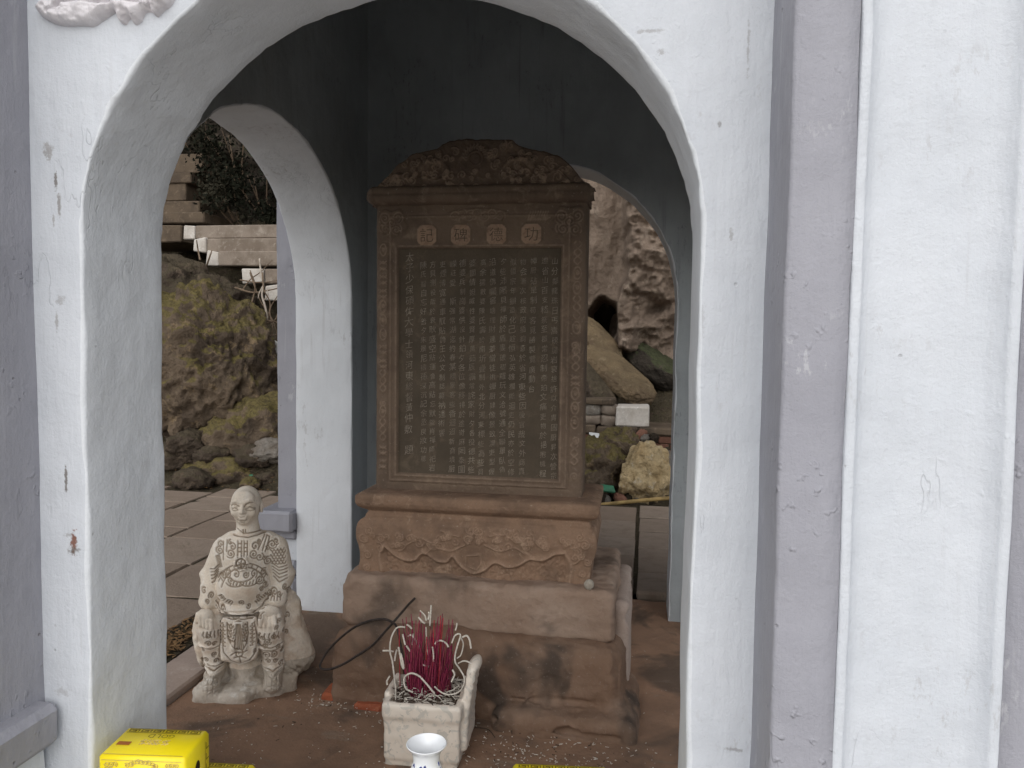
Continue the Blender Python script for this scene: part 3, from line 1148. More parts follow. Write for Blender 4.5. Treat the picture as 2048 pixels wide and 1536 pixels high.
# skirt and back
b = len(V)
loop = [i * nz for i in range(nx)] + [(nx - 1) * nz + j for j in range(1, nz)] + [i * nz + nz - 1 for i in range(nx - 2, -1, -1)] + [j for j in range(nz - 2, 0, -1)]
B = V[loop].copy(); B[:, 1] = SYB
V = np.vstack([V, B])
m = len(loop)
S = np.array([(loop[i], b + i, b + (i + 1) % m, loop[(i + 1) % m]) for i in range(m)])
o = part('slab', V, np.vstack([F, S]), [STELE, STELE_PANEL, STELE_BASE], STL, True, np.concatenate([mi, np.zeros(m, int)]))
attr(o, 'dirt', np.zeros(len(V)))
attr(o, 'dust_highlight', np.concatenate([np.clip(DU + MED * .5, 0, 1), np.zeros(m)]))

# writing
INS = ['山分鄰龍珠日丐嵩磅譴岩裒捨許以介胄固厨昇次營宗', '迆省山百支嵇祭至郡常忍制帝珀文痛吏物於挹抱機程', '幛厨砧是制苟客覓勝製覽廣動台',
       '物会漸次桉政府插痾意於省河東些因後官哉文外商真', '似恒宗年鑽造化己趁恒弘英雄擱撕迴吏仍民亦於空修', '夕些沛隰貝禪師於盾妻破礎羅玩文洽號通全聯單臥偽',
       '沿道佛囑窖塘理財連差僧徒術蟬厨隸像景致滉吏型偓', '高余獳數婆陳氏壽於南圻疊制外北分河東標些為些員', '婆國情妲威性婆賢厚萬茹辰霸常詫家財夕各役德共些',
       '德婆兵制崗婆供沒針鉑夕各位像移排於迆岢麻罔泰圍', '嶸莊愛　斯強常湖迄約春某標景客些香迴迢新商墳厨', '吏煙博寛通車馭貼跨王公文制誌募衲達術響',
       '方貝測役哉於衰耿盛空點運會高點忘默些肖禪師祀岩', '陳氏智自忘好善夕朱景尼禱孫深沉記余丞戾妝功德', '太子少保碩佐大學士領河東総督黃仲敷　題']
TOPY = [522, 521, 521, 523, 523, 523, 524, 525, 526, 526, 527, 528, 528, 530, 514]
BOTY = [952, 948, 778, 944, 944, 940, 943, 944, 940, 940, 938, 866, 936, 918, 900]
BOTX = [1106, 1085, 1063, 1043, 1021, 1004, 983, 961, 942, 922, 903, 882, 863, 846, 816]


GLY = {}


def glyph(ch):
    """flat outline of one character, centred, unit em, from the built-in lettering"""
    if ch not in GLY:
        c = bpy.data.curves.new('character', 'FONT')
        c.body = ch
        c.resolution_u = 2
        c.offset = -0.010
        ob = bpy.data.objects.new('character', c)
        COL.objects.link(ob)
        dg = bpy.context.evaluated_depsgraph_get()
        mm = bpy.data.meshes.new_from_object(ob.evaluated_get(dg))
        V = np.array([v.co[:] for v in mm.vertices]) if len(mm.vertices) else np.zeros((0, 3))
        Fc = [tuple(p.vertices) for p in mm.polygons]
        bpy.data.objects.remove(ob)
        bpy.data.meshes.remove(mm)
        bpy.data.curves.remove(c)
        if len(V):
            lo, hi = V.min(0), V.max(0)
            V = V - (lo + hi) / 2
            V /= max(hi[0] - lo[0], hi[1] - lo[1], .55)
        GLY[ch] = (V, Fc)
    return GLY[ch]


rt = random.Random(9)
for ci, s in enumerate(INS):
    a, b_ = P2(COLX[ci], TOPY[ci], SY), P2(BOTX[ci], BOTY[ci], SY)
    m = MB()
    n = len(s)
    shx = rt.uniform(.02, .12)
    big = 1.32 if ci == 14 else 1.0
    for k, ch in enumerate(s):
        if ch == '　':
            m.obj('inscription_column', TEXTM, STL)
            m = MB()
            continue
        Vg, Fg = glyph(ch)
        t = k / (n - 1)
        c = a + (b_ - a) * t
        sz = .0250 * big * rt.uniform(.86, 1.08)
        c = c + np.array([rt.uniform(-.0016, .0016), rt.uniform(-.0015, .0015)])
        an = rt.uniform(-.05, .05)
        ca, sa = math.cos(an), math.sin(an)
        sx_ = rt.uniform(.86, 1.0)
        V = [(c[0] + sz * (sx_ * v[0] * ca - v[1] * sa), SY + .0078, c[1] + sz * 1.02 * (v[0] * sa + v[1] * ca) + .16 * sz * v[0]) for v in Vg]
        m.add(V, Fg)
    o = m.obj('inscription_column', TEXTM, STL)
for c, ch in zip(TIT, '功德碑記'):
    Vg, Fg = glyph(ch)
    m = MB()
    m.add([(c[0] + .048 * v[0], SY - .0060, c[1] + .048 * v[1]) for v in Vg], Fg)
    m.obj('title_character', STELE_PANEL, STL)

# crown
top = [P2(x, y) for x, y in ((746, 384), (759, 371), (777, 350), (796, 331), (809, 320), (823, 311), (850, 304), (875, 297), (889, 287), (902, 281), (930, 279), (957, 281), (990, 280), (1022, 281), (1032, 288),
                              (1042, 293), (1068, 299), (1094, 304), (1112, 311), (1128, 320), (1146, 339), (1162, 358), (1174, 370))]
top = spline(top, 200)
top[:, 1] += .004 * fbm(np.column_stack([top[:, 0] * 30, top[:, 0] * 0, top[:, 0] * 0]), 3, 3)
nu, nv = 300, 74
u_ = np.linspace(top[0, 0], top[-1, 0], nu)
zt = np.interp(u_, top[:, 0], top[:, 1])
zb = 1.828
T = np.linspace(0, 1, nv)
UU = np.repeat(u_, nv)
WW = (zb + (zt[:, None] - zb) * T[None, :]).ravel()
sunc = P2(953, 318)
Hc = np.zeros(len(UU))
q = np.hypot(UU - sunc[0], WW - sunc[1])
Hc += .009 * np.exp(-((q - .025) / .005) ** 2) + .006 * (1 - sstep(.016, .020, q))
# two dragons facing the disc, flames and clouds between
dr = []
for s_ in (-1, 1):
    X = lambda d, z: (sunc[0] + s_ * d, z)
    body = spline([X(.335, 1.848), X(.29, 1.885), X(.245, 1.868), X(.205, 1.905), X(.165, 1.935), X(.115, 1.915), X(.105, 1.880), X(.15, 1.862), X(.19, 1.872)], 60)
    q = polydist(UU, WW, [body])
    Hc += .010 * (1 - sstep(.004, .012, q)) - .003 * (1 - sstep(0, .004, np.abs(q - .004)))
    hd = X(.185, 1.915)
    q = np.hypot((UU - hd[0]) / 1.2, WW - hd[1])
    Hc += .008 * (1 - sstep(.022, .030, q))
    dr.append([X(.165, 1.925), X(.175, 1.932), X(.18, 1.925)])
    for k in range(7):
        a_ = .3 + k * .35
        dr.append(spiral(*X(.185 + .036 * math.cos(a_ * 2), 1.915 + .032 * math.sin(a_ * 2)), .009, 1.2, k, s_, 12, .010))
rl = random.Random(12)
cl = []
for k in range(95):
    d = rl.uniform(-.40, .40)
    x = sunc[0] + d
    z1 = np.interp(x, top[:, 0], top[:, 1]) - .012
    if z1 < zb + .02:
        continue
    z = rl.uniform(zb + .008, z1)
    if math.hypot(x - sunc[0], z - sunc[1]) < .04:
        continue
    cl.append(spiral(x, z, rl.uniform(.007, .015), rl.uniform(1.1, 1.8), rl.uniform(0, 6), rl.choice((1, -1)), 14, rl.uniform(0, .016)))
fl_ = []
for k in range(13):
    a_ = math.pi * (k / 12)
    fl_.append([(sunc[0] + r * math.cos(a_ + .15 * math.sin(r * 220)), sunc[1] + r * math.sin(a_ + .15 * math.sin(r * 220))) for r in np.linspace(.033, .052, 6)])
q = polydist(UU, WW, cl + dr)
Hc += .0075 * np.exp(-(q / .0032) ** 2)
q2 = polydist(UU, WW, fl_)
Hc += .005 * np.exp(-(q2 / .003) ** 2)
Hc += .0025 * fbm(np.column_stack([UU * 55, WW * 55, UU * 0]), 4, 6)
edge = np.minimum((zt[:, None] - (zb + (zt[:, None] - zb) * T[None, :])).ravel(), 1)
Hc = Hc * sstep(0, .006, edge) - .008 * (1 - sstep(0, .007, edge))
V = np.column_stack([UU, 1.452 - Hc, WW])
F = gridfaces(nu, nv)
b = len(V)
loop = [i * nv + nv - 1 for i in range(nu)]
Bk = V[loop].copy(); Bk[:, 1] = 1.60
V = np.vstack([V, Bk])
S = np.array([(loop[i + 1], loop[i], b + i, b + i + 1) for i in range(nu - 1)])
o = part('crown', V, np.vstack([F, S]), STELE, STL)
attr(o, 'dirt', np.zeros(len(V)))
attr(o, 'dust_highlight', np.concatenate([np.clip(.85 * np.exp(-(q / .003) ** 2) + .6 * np.exp(-(q2 / .0025) ** 2) + .5 * sstep(.006, .012, Hc), 0, 1) * sstep(0, .008, edge), np.zeros(nu)]))

# cornice under the crown: swept profile with rolled ends
cw = np.linspace(-.549, .290, 170)
prof = [(1.775, .045), (1.779, .010), (1.788, -.006), (1.800, -.012), (1.812, -.010), (1.817, -.005), (1.821, -.009), (1.832, -.010), (1.840, -.004), (1.846, .012), (1.848, .03), (1.848, .10)]
V = []
for x in cw:
    e = min(x + .549, .290 - x)
    k = sstep(0, .03, np.array([e]))[0]
    nz_ = .0016 * fbm(np.array([[x * 25, 0, 0]]), 3, 2)[0]
    zm = 1.812
    for z, y in prof:
        V.append((x, 1.437 + y + (1 - math.sqrt(max(k, 0))) * .03 + nz_, zm + (z - zm) * (.55 + .45 * k) + nz_ - (x + .13) * .0))
V = np.array(V)
teeth = .0025 * (np.sin(V[:, 0] * 2 * math.pi / .017) > 0) * ((V[:, 2] > 1.786) & (V[:, 2] < 1.815)) * (V[:, 0] > -.05)
V[:, 1] += teeth
o = part('cornice', V, gridfaces(len(cw), len(prof)), STELE, STL)
attr(o, 'dirt', np.zeros(len(V)))
MB().box(-.530, .272, 1.47, 1.605, 1.776, 1.846).obj('cornice_core', STELE, STL)

# carved pedestal: lofted rectangles, carved front
PR = [(.724, -.520, .300, 1.385), (.722, -.544, .330, 1.352), (.716, -.549, .336, 1.346), (.706, -.550, .337, 1.344), (.690, -.549, .336, 1.345), (.678, -.543, .330, 1.351), (.668, -.530, .318, 1.362), (.660, -.512, .302, 1.374),
      (.655, -.508, .300, 1.377), (.651, -.513, .303, 1.372), (.642, -.518, .307, 1.368), (.634, -.518, .307, 1.369), (.630, -.522, .310, 1.367), (.626, -.534, .318, 1.362), (.614, -.544, .325, 1.357), (.596, -.549, .329, 1.355),
      (.575, -.551, .331, 1.354), (.555, -.549, .328, 1.356), (.53, -.542, .320, 1.359), (.505, -.538, .312, 1.362), (.48, -.537, .308, 1.363), (.455, -.540, .307, 1.362), (.43, -.547, .309, 1.360), (.415, -.552, .311, 1.358)]
PR = PR[::-1]
zz = np.array([p[0] for p in PR]); xl = np.array([p[1] for p in PR]); xr = np.array([p[2] for p in PR]); yf = np.array([p[3] for p in PR])
zN = np.concatenate([np.arange(.415, .626, .0027), np.linspace(.627, .724, 40)])
XL, XR, YF = np.interp(zN, zz, xl), np.interp(zN, zz, xr), np.interp(zN, zz, yf)
nc = 300
T = np.linspace(0, 1, nc)
GX = XL[None, :] + (XR - XL)[None, :] * T[:, None]
GZ = np.repeat(zN[None, :], nc, 0)
GY = np.repeat(YF[None, :], nc, 0)
x, z = GX.ravel(), GZ.ravel()
PB = lambda px, py: at_y(px, py, 1.36)[[0, 2]]
sw = spline([PB(a, b) for a, b in ((770, 1090), (785, 1105), (805, 1118), (828, 1120), (848, 1105), (872, 1120), (893, 1123), (905, 1112), (920, 1130), (945, 1146), (968, 1140), (990, 1125), (1015, 1134), (1038, 1130), (1060, 1118), (1085, 1120), (1110, 1108), (1130, 1106))], 120)
leg = [spline([PB(a, b) for a, b in ((1130, 1106), (1142, 1130), (1140, 1160), (1132, 1178))], 20), spline([PB(a, b) for a, b in ((770, 1090), (760, 1110), (764, 1140))], 20)]
d1 = polydist(x, z, [sw] + leg)
Hb = .010 * np.exp(-(d1 / .007) ** 2)
rl = random.Random(21)
sc_ = []
for k in range(70):
    px = rl.uniform(730, 1175)
    py = rl.uniform(1058, 1112) + (px - 950) * .03
    if abs(px - 950) < 200 and py > 1096:
        py -= 25
    sc_.append(spiral(*PB(px, py), rl.uniform(.008, .016), rl.uniform(1, 1.7), rl.uniform(0, 6), rl.choice((1, -1)), 14, rl.uniform(0, .022)))
for px, py, r in ((728, 1075, .017), (735, 1110, .015), (740, 1060, .015), (1170, 1090, .018), (1160, 1075, .015), (1175, 1125, .014), (1165, 1150, .012), (735, 1135, .014)):
    sc_.append(spiral(*PB(px, py), r, 1.6, rl.uniform(0, 6), 1, 18))
for s_ in (-1, 1):
    sc_.append(spiral(*PB(950 + s_ * 9, 1064), .014, 1.4, 0, s_, 18))
    sc_.append(spline([PB(950 + s_ * a, b) for a, b in ((30, 1072), (60, 1068), (85, 1085), (110, 1075), (140, 1092))], 24))
    sc_.append(spline([PB(950 + s_ * a, b) for a, b in ((20, 1090), (50, 1102), (80, 1095), (100, 1108))], 24))
sc_.append([PB(*q) for q in ((932, 1112), (932, 1132), (952, 1140), (962, 1128), (962, 1110), (932, 1112))])
d2 = polydist(x, z, sc_)
Hb += np.where(z < .622, .0055 * np.exp(-(d2 / .0028) ** 2), 0)
below = sstep(0, .01, np.interp(x, sw[:, 0], sw[:, 1]) - z) * ((x > sw[0, 0]) & (x < sw[-1, 0])) * (z < .56)
Hb -= .007 * below
Hb += .0015 * fbm(np.column_stack([x * 40, z * 40, x * 0]), 4, 4) + below * .0035 * fbm(np.column_stack([x * 130, z * 130, x * 0]), 2, 14)
yb = 1.74
V = np.column_stack([x, GY.ravel() - Hb, z])
k = len(zN)
F = gridfaces(nc, k)
R = np.column_stack([np.column_stack([XR - .006, np.full(k, yb), zN])])
Lf = np.column_stack([XL + .006, np.full(k, yb), zN])
b = len(V)
V = np.vstack([V, R, Lf])
S = [((nc - 1) * k + j, b + j, b + j + 1, (nc - 1) * k + j + 1) for j in range(k - 1)] + [(b + k + j, j, j + 1, b + k + j + 1) for j in range(k - 1)]
topf = [(i * k + k - 1, (i + 1) * k + k - 1) for i in range(nc - 1)]
tv = len(V)
V = np.vstack([V, np.column_stack([np.interp(T, [0, 1], [Lf[-1, 0], R[-1, 0]]), np.full(nc, yb), np.full(nc, zN[-1])])])
S += [(i * k + k - 1, (i + 1) * k + k - 1, tv + i + 1, tv + i) for i in range(nc - 1)]
nb_ = len(d2)
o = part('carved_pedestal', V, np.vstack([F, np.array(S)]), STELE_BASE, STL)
attr(o, 'dirt', np.zeros(len(V)))
attr(o, 'dust_highlight', np.concatenate([np.clip(.5 * np.exp(-(d2 / .0014) ** 2) * (z < .622) + .4 * np.exp(-(d1 / .006) ** 2), 0, 1), np.zeros(len(V) - nb_)]))

# ------------------------------------------------------------------ worn cement plinth
PLI = empty('cement_plinth', (0, 0, 0), 'rough stained cement plinth of two tiers under the stele', 'plinth')
f = Field((-.72, 1.14, .17), (.56, 2.0, .52), .007)
f.box((-.088, 1.585, .345), (.490, .290, .094), .026, 0)
f.ell((.425, 1.285, .29), (.035, .05, .05), .012, 0, 0, True)
f.ell((-.02, 1.29, .440), (.10, .02, .012), .008, 0, 0, True)
f.ell((-.58, 1.29, .42), (.03, .04, .03), .015, 0, 0, True)
f.warp(.0075, 8, 5, 3)
f.warp(.0025, 55, 3, 13)
V, F = f.mesh()
part('upper_tier', V, F, CEMENT, PLI)
f = Field((-.76, 1.02, -.09), (.66, 2.0, .36), .007)
f.box((-.080, 1.575, .120), (.515, .360, .142), .062, 0)
f.ell((-.20, 1.27, .12), (.40, .085, .15), .05)
f.box((.24, 1.34, -.005), (.240, .215, .072), .035, .035)
f.box((-.30, 1.42, -.01), (.30, .215, .055), .03, .03)
f.ell((.455, 1.215, .215), (.05, .06, .06), .02, 0, 0, True)
f.ell((.18, 1.20, .085), (.16, .02, .012), .012, .1, 0, True)
f.cap((.02, 1.145, .035), (.42, 1.13, .012), .010, .012, .006, True)
f.warp(.010, 7, 5, 23)
f.warp(.003, 50, 3, 33)
V, F = f.mesh()
part('lower_tier', V, F, CEMENT2, PLI)
# an older cement upright cast against the plinth's right side
f = Field((.34, 1.40, -.05), (.56, 1.98, .42), .008)
f.box((.415, 1.66, .15), (.035, .25, .215), .03, 0)
f.cap((.46, 1.44, .31), (.46, 1.9, .31), .03, .03, .02, True)
f.warp(.004, 12, 4, 8)
V, F = f.mesh()
o = part('cement_upright', V, F, KERB)
tag(o, 'pale cement upright behind the right end of the plinth', 'cement slab')
# pebble on the plinth ledge
f = Field((-.03, -.03, -.03), (.03, .03, .035), .0025)
f.ell((0, 0, 0), (.017, .016, .019), .0)
f.warp(.0015, 60, 3, 1)
V, F = f.mesh()
pb = at_y(1178, 1172, 1.315)
o = link('round_pebble', mesh('round_pebble', V, F, PEBBLE), None, (pb[0], 1.315, .4535))
tag(o, 'small round pale pebble on the right corner of the plinth', 'pebble')


# ------------------------------------------------------------------ seated stone figure
STA = empty('seated_statue', (-.947, 1.32, .0), 'pale carved stone figure with bald head, seated beside the left arch', 'statue')
TH = math.radians(13)                 # the figure looks a little to the left of the viewer
STA.rotation_euler = (0, 0, math.radians(30) - TH)
STA.scale = (.88, .93, .95)
cT, sT = math.cos(TH), math.sin(TH)


def zp(xz, yz, y=0.0):
    """front-view sheet coordinates -> figure coordinates at depth y"""
    u = (xz - 541) * .000569
    return np.array([(u - y * sT) / cT, y, (1483 - yz) * .000545])


f = Field((-.27, -.24, -.02), (.27, .27, .80), .0028)
# rock seat, robe at the back and plinth rock
f.box((.01, .075, .17), (.135, .120, .175), .05, 0)
f.cap(zp(800, 900, .04), zp(880, 1330, .03), .040, .058, .03)
f.cap(zp(880, 1100, .06), zp(940, 1330, .05), .018, .040, .03)
f.cap(zp(760, 950, .10), zp(820, 1380, .12), .05, .06, .03)
f.box((.0, .06, .045), (.175, .115, .05), .03, .03, .1)
f.box(zp(380, 1430, -.10) * np.array([1, 1, 0]) + np.array([0, 0, .010]), (.110, .085, .024), .015, .02, -.16)
f.ell(zp(250, 1440, -.11) * np.array([1, 1, 0]) + np.array([0, 0, .012]), (.055, .07, .022), .02)
f.box(zp(560, 1430, -.08) * np.array([1, 1, 0]) + np.array([0, 0, .012]), (.110, .070, .026), .015, .02, .12)
f.box(zp(770, 1420, -.06) * np.array([1, 1, 0]) + np.array([0, 0, .022]), (.045, .055, .036), .018, .02, .4)
f.ell(zp(470, 1330, -.06), (.06, .04, .05), .03)
f.ell(zp(200, 1170, .02), (.035, .07, .12), .02)
f.warp(.011, 13, 4, 5)
# legs
hipR, hipL = (-.07, .03, .29), (.075, .03, .29)
kR, kL = zp(258, 1015, -.095), zp(672, 1030, -.10)
aR, aL = zp(290, 1290, -.075), zp(690, 1310, -.08)
f.cap(hipR, kR, .062, .050, .02); f.cap(hipL, kL, .064, .052, .02)
f.cap(kR, aR, .050, .038, .012); f.cap(kL, aL, .053, .042, .012)
for a, tx, ty in ((aR, 262, 1388), (aL, 680, 1396)):
    t = zp(tx, ty, -.150)
    f.cap(a + np.array([0, 0, -.02]), t, .038, .034, .012)
    f.ell(a + np.array([0, -.002, .010]), (.046, .046, .010), .004)
for (xz, yz, y, r) in ((265, 1130, -.085, .053), (672, 1150, -.09, .056)):
    f.ell(zp(xz, yz, y), (r, r, .010), .004)
# torso
f.ell((-.012, .03, .33), (.135, .115, .09), .03)
f.ell(zp(492, 760, -.035), (.108, .100, .088), .02)
f.ell(zp(512, 570, .0), (.116, .086, .095), .02)
f.cap(zp(415, 478, .012), zp(655, 478, .012), .048, .048, .03)
f.ell(zp(490, 880, -.03) , (.113, .108, .019), .006)
f.ell(zp(490, 905, -.035), (.108, .108, .010), .006)
# sleeves, arms
for s in (0, 1):
    sh = zp(358, 522, .01) if s == 0 else zp(718, 522, .012)
    el = zp(275, 715, .025) if s == 0 else zp(765, 725, .02)
    wr = zp(250, 850, -.055) if s == 0 else zp(715, 850, -.06)
    f.cap(sh, el, .052, .047, .015)
    f.cap(el, wr, .047, .036, .012)
    f.ell(el + np.array([0, .0, .010]), (.054, .052, .022), .01)
    f.ell(wr, (.041, .036, .022), .008, 0, .6)
# hands
hr = zp(228, 925, -.115)
f.ell(hr, (.034, .030, .028), .010)
for k in range(4):
    a = zp(196 + k * 24, 915 + 9 * k, -.138)
    f.cap(a, a + np.array([.002, -.003, -.028]), .0098, .0088, .003)
f.cap(zp(180, 905, -.115), zp(170, 950, -.130), .009, .009, .004)
hl = zp(662, 905, -.115)
f.ell(hl, (.040, .020, .028), .010, 0, .5)
for x0, y0, x1, y1 in ((605, 920, 596, 985), (632, 945, 626, 1020), (662, 952, 662, 1028), (692, 940, 700, 1012)):
    a, b_ = zp(x0, y0, -.132), zp(x1, y1, -.146)
    mid = (a + b_) / 2 + np.array([0, -.006, 0])
    f.cap(a, mid, .0098, .0095, .004)
    f.cap(mid, b_, .0095, .008, .003)
f.cap(zp(718, 900, -.105), zp(728, 955, -.125), .0095, .008, .005)
# apron hanging between the knees
f.box(zp(455, 1080, -.128), (.070, .016, .082), .014, .01, 0, False, -.10)
f.ell(zp(455, 1165, -.132), (.071, .017, .050), .012)
f.cap(zp(430, 960, -.150), zp(418, 1130, -.150), .010, .012, .006)
f.cap(zp(470, 960, -.150), zp(486, 1130, -.150), .010, .012, .006)
f.cap(zp(450, 945, -.15), zp(452, 1120, -.155), .010, .008, .006)
# neck, collar, head
f.cap(zp(528, 420, .012), zp(515, 290, .006), .050, .043, .012)
f.ell(zp(525, 405, .008), (.063, .056, .010), .004)
hc = zp(512, 180, .004)
f.ell(hc, (.0605, .072, .0655), .01)
f.ell(hc + np.array([0, -.012, -.030]), (.0515, .058, .047), .015)
f.ell(hc + np.array([0, -.038, -.060]), (.024, .022, .016), .012)          # chin
f.ell(hc + np.array([0, -.048, .026]), (.042, .020, .030), .012)           # forehead
for s in (-1, 1):
    f.ell(hc + np.array([s * .0605, .006, -.018]), (.008, .015, .024), .004)
    f.ell(hc + np.array([s * .033, -.056, -.024]), (.017, .012, .018), .010)   # cheeks
    f.ell(hc + np.array([s * .024, -.0725, .002]), (.0165, .012, .0075), .003, s * .25, 0, True)
    f.ell(hc + np.array([s * .024, -.0615, .0015]), (.0125, .009, .0058), .002)
    f.cap(hc + np.array([s * .010, -.0685, .014]), hc + np.array([s * .026, -.0665, .0205]), .0045, .004, .005)
    f.cap(hc + np.array([s * .026, -.0665, .0205]), hc + np.array([s * .043, -.0560, .014]), .004, .003, .005)
f.cap(hc + np.array([0, -.0670, .012]), hc + np.array([0, -.0800, -.020]), .0055, .0085, .006)
for s in (-1, 1):
    f.ell(hc + np.array([s * .0085, -.0735, -.0225]), (.0055, .006, .005), .004)
f.cap(hc + np.array([-.013, -.0690, -.0400]), hc + np.array([.013, -.0690, -.0400]), .0042, .0042, .004)
f.cap(hc + np.array([-.011, -.0675, -.0480]), hc + np.array([.011, -.0675, -.0480]), .0050, .0050, .004)
# flower brooch
fc = zp(470, 565, -.100)
f.ell(fc, (.017, .010, .017), .002)
for k in range(8):
    a = k * math.pi / 4
    f.ell(fc + np.array([.024 * math.cos(a), .002, .024 * math.sin(a)]), (.0098, .007, .0098), .001)
# raised sash bands on the chest
V, F = f.mesh()
N = vnormals(V, F)
if (N[:, 2] * (V[:, 2] - .4)).mean() < 0:
    F = F[:, ::-1].copy(); N = -N
# ---- engraving: lines drawn on the front view, cut into the surface
VU = V[:, 0] * cT + V[:, 1] * sT
VW = V[:, 2]
Z2 = lambda pts: [((x - 541) * .000569, (1483 - y) * .000545) for x, y in pts]
SPz = lambda x, y, r, t=1.5, a=0, s=1, tail=0: [(x + (q[0]), y - (q[1])) for q in spiral(0, 0, r, t, a, s, 18, tail)]
G = []
add = lambda *p: G.append(Z2(p))
arc = lambda cx, cy, rx, ry, a0, a1, n=14: [(cx + rx * math.cos(t), cy - ry * math.sin(t)) for t in np.linspace(math.radians(a0), math.radians(a1), n)]
# collar, shoulder straps, sash
add((440, 350), (490, 385), (620, 378)); add((488, 345), (488, 385)); add((505, 345), (505, 385)); add((425, 398), (520, 412), (650, 388))
add((378, 430), (372, 500)); add((352, 440), (350, 560)); add((620, 500), (655, 405)); add((590, 490), (640, 400)); add((655, 405), (675, 415), (640, 510))
for x in (452, 478, 495, 518):
    add((x, 430), (x - 2, 520))
for y in (445, 470, 495):
    add((452, y), (478, y)); add((495, y), (518, y))
G.append(Z2(arc(490, 770, 185, 195, 25, 160, 26))); G.append(Z2(arc(490, 770, 158, 168, 15, 165, 26)))
for k in range(10):
    a = math.radians(30 + k * 13.5)
    add((490 + 158 * math.cos(a), 770 - 168 * math.sin(a)), (490 + 185 * math.cos(a), 770 - 195 * math.sin(a)))
G.append(Z2(arc(470, 565, 32, 32, 0, 360, 20)))
for k in range(5):
    a = k * 1.25; add((470, 565), (470 + 26 * math.cos(a), 565 - 26 * math.sin(a)))
# scrolls on chest and shoulders
for x, y, r, t, a, s in ((415, 465, 24, 1.3, 0, 1), (570, 465, 26, 1.3, 2, -1), (560, 515, 30, 1.6, 1, 1), (400, 510, 30, 1.6, 2, -1), (600, 540, 28, 1.4, 4, 1), (660, 580, 30, 1.7, 0, -1),
                      (690, 465, 32, 1.7, 1, 1), (720, 450, 20, 1.3, 3, 1), (325, 500, 28, 1.7, 0, -1), (335, 455, 20, 1.3, 2, 1), (440, 640, 20, 1.2, 0, 1), (505, 645, 20, 1.5, 3, 1), (560, 645, 24, 1.4, 2, -1),
                      (600, 690, 28, 1.7, 1, 1), (630, 650, 22, 1.4, 4, -1), (640, 730, 22, 1.5, 2, 1), (610, 755, 16, 1.3, 0, 1), (380, 640, 22, 1.4, 1, -1), (350, 660, 16, 1.2, 0, 1), (400, 675, 18, 1.2, 3, 1),
                      (395, 830, 22, 1.4, 0, 1), (470, 830, 20, 1.4, 2, -1), (340, 800, 18, 1.2, 0, 1), (590, 800, 16, 1.2, 3, 1),
                      (270, 800, 20, 1.5, 0, 1), (240, 835, 16, 1.3, 1, -1), (700, 785, 26, 1.6, 0, 1), (735, 800, 20, 1.4, 3, 1), (665, 800, 20, 1.4, 2, -1),
                      (250, 1105, 20, 1.4, 0, 1), (290, 1110, 16, 1.2, 2, -1), (645, 1100, 26, 1.7, 1, 1), (690, 1060, 22, 1.4, 3, 1), (610, 1070, 18, 1.3, 0, -1), (640, 1205, 26, 1.4, 0, 1), (690, 1195, 26, 1.6, 2, -1),
                      (650, 1250, 18, 1.2, 1, 1), (700, 1245, 18, 1.3, 4, 1), (290, 1190, 20, 1.5, 1, 1), (300, 1240, 18, 1.3, 2, -1), (300, 1350, 20, 1.4, 0, 1), (690, 1375, 20, 1.4, 2, 1),
                      (450, 1170, 34, 1.2, 0, 1), (560, 1160, 14, 1.2, 0, 1), (730, 960, 18, 1.4, 1, 1), (710, 1000, 16, 1.2, 2, 1), (245, 1050, 18, 1.2, 0, 1)):
    G.append(Z2(SPz(x, y, r, t, a, s, r * .5)))
# fluted sleeves
for k in range(5):
    add((262 + k * 3, 640 + k * 22), (290, 640 + k * 21), (322 - k * 2, 600 + k * 20))
    add((685 + k * 3, 605 + k * 24), (735, 640 + k * 23), (795, 630 + k * 22))
for r in range(6):
    for c in range(4):
        G.append(Z2(arc(690 + c * 24 + (r % 2) * 12, 500 + r * 20, 12, 14, 180, 360, 8)))
for k in range(5):
    add((655 + k * 22, 805 + 4 * abs(k - 3)), (648 + k * 23, 840))
    add((220 + k * 24, 1015), (212 + k * 26, 1040), (222 + k * 24, 1062))
    add((595 + k * 32, 1035), (585 + k * 33, 1065), (600 + k * 32, 1085))
for c in range(9):      # feathers on the shoulder plates and beard of the belly mask
    add((300 + c * 3, 545 + c * 10), (325 + c * 2, 530 + c * 10))
    add((395 + c * 22, 705), (402 + c * 22, 690 - 8 * (c % 2)))
for y in range(5):
    add((455, 1010 + y * 3), (455, 1014 + y * 3))
# belly mask
G.append(Z2(arc(475, 640, 90, 45, 200, 340, 14))); G.append(Z2(arc(430, 690, 60, 25, 190, 350))); G.append(Z2(arc(530, 690, 60, 25, 190, 350)))
for k in range(6):
    add((318 + k * 16, 808 + k * 9), (334 + k * 16, 784 + k * 9))
    add((650 - k * 14, 815 + k * 8), (634 - k * 14, 792 + k * 8))
# belt frets
G.append(Z2([(300, 840), (330, 885), (400, 908), (480, 912), (560, 898), (620, 868), (655, 830)])); G.append(Z2([(300, 870), (335, 912), (410, 938), (490, 940), (570, 925), (625, 895)]))
for x0 in (345, 410, 500, 560):
    y0 = 895 + 18 * (1 - ((x0 - 460) / 150) ** 2)
    add((x0, y0 + 4), (x0 + 45, y0 + 6), (x0 + 45, y0 + 24), (x0 + 8, y0 + 22), (x0 + 8, y0 + 12), (x0 + 34, y0 + 14))
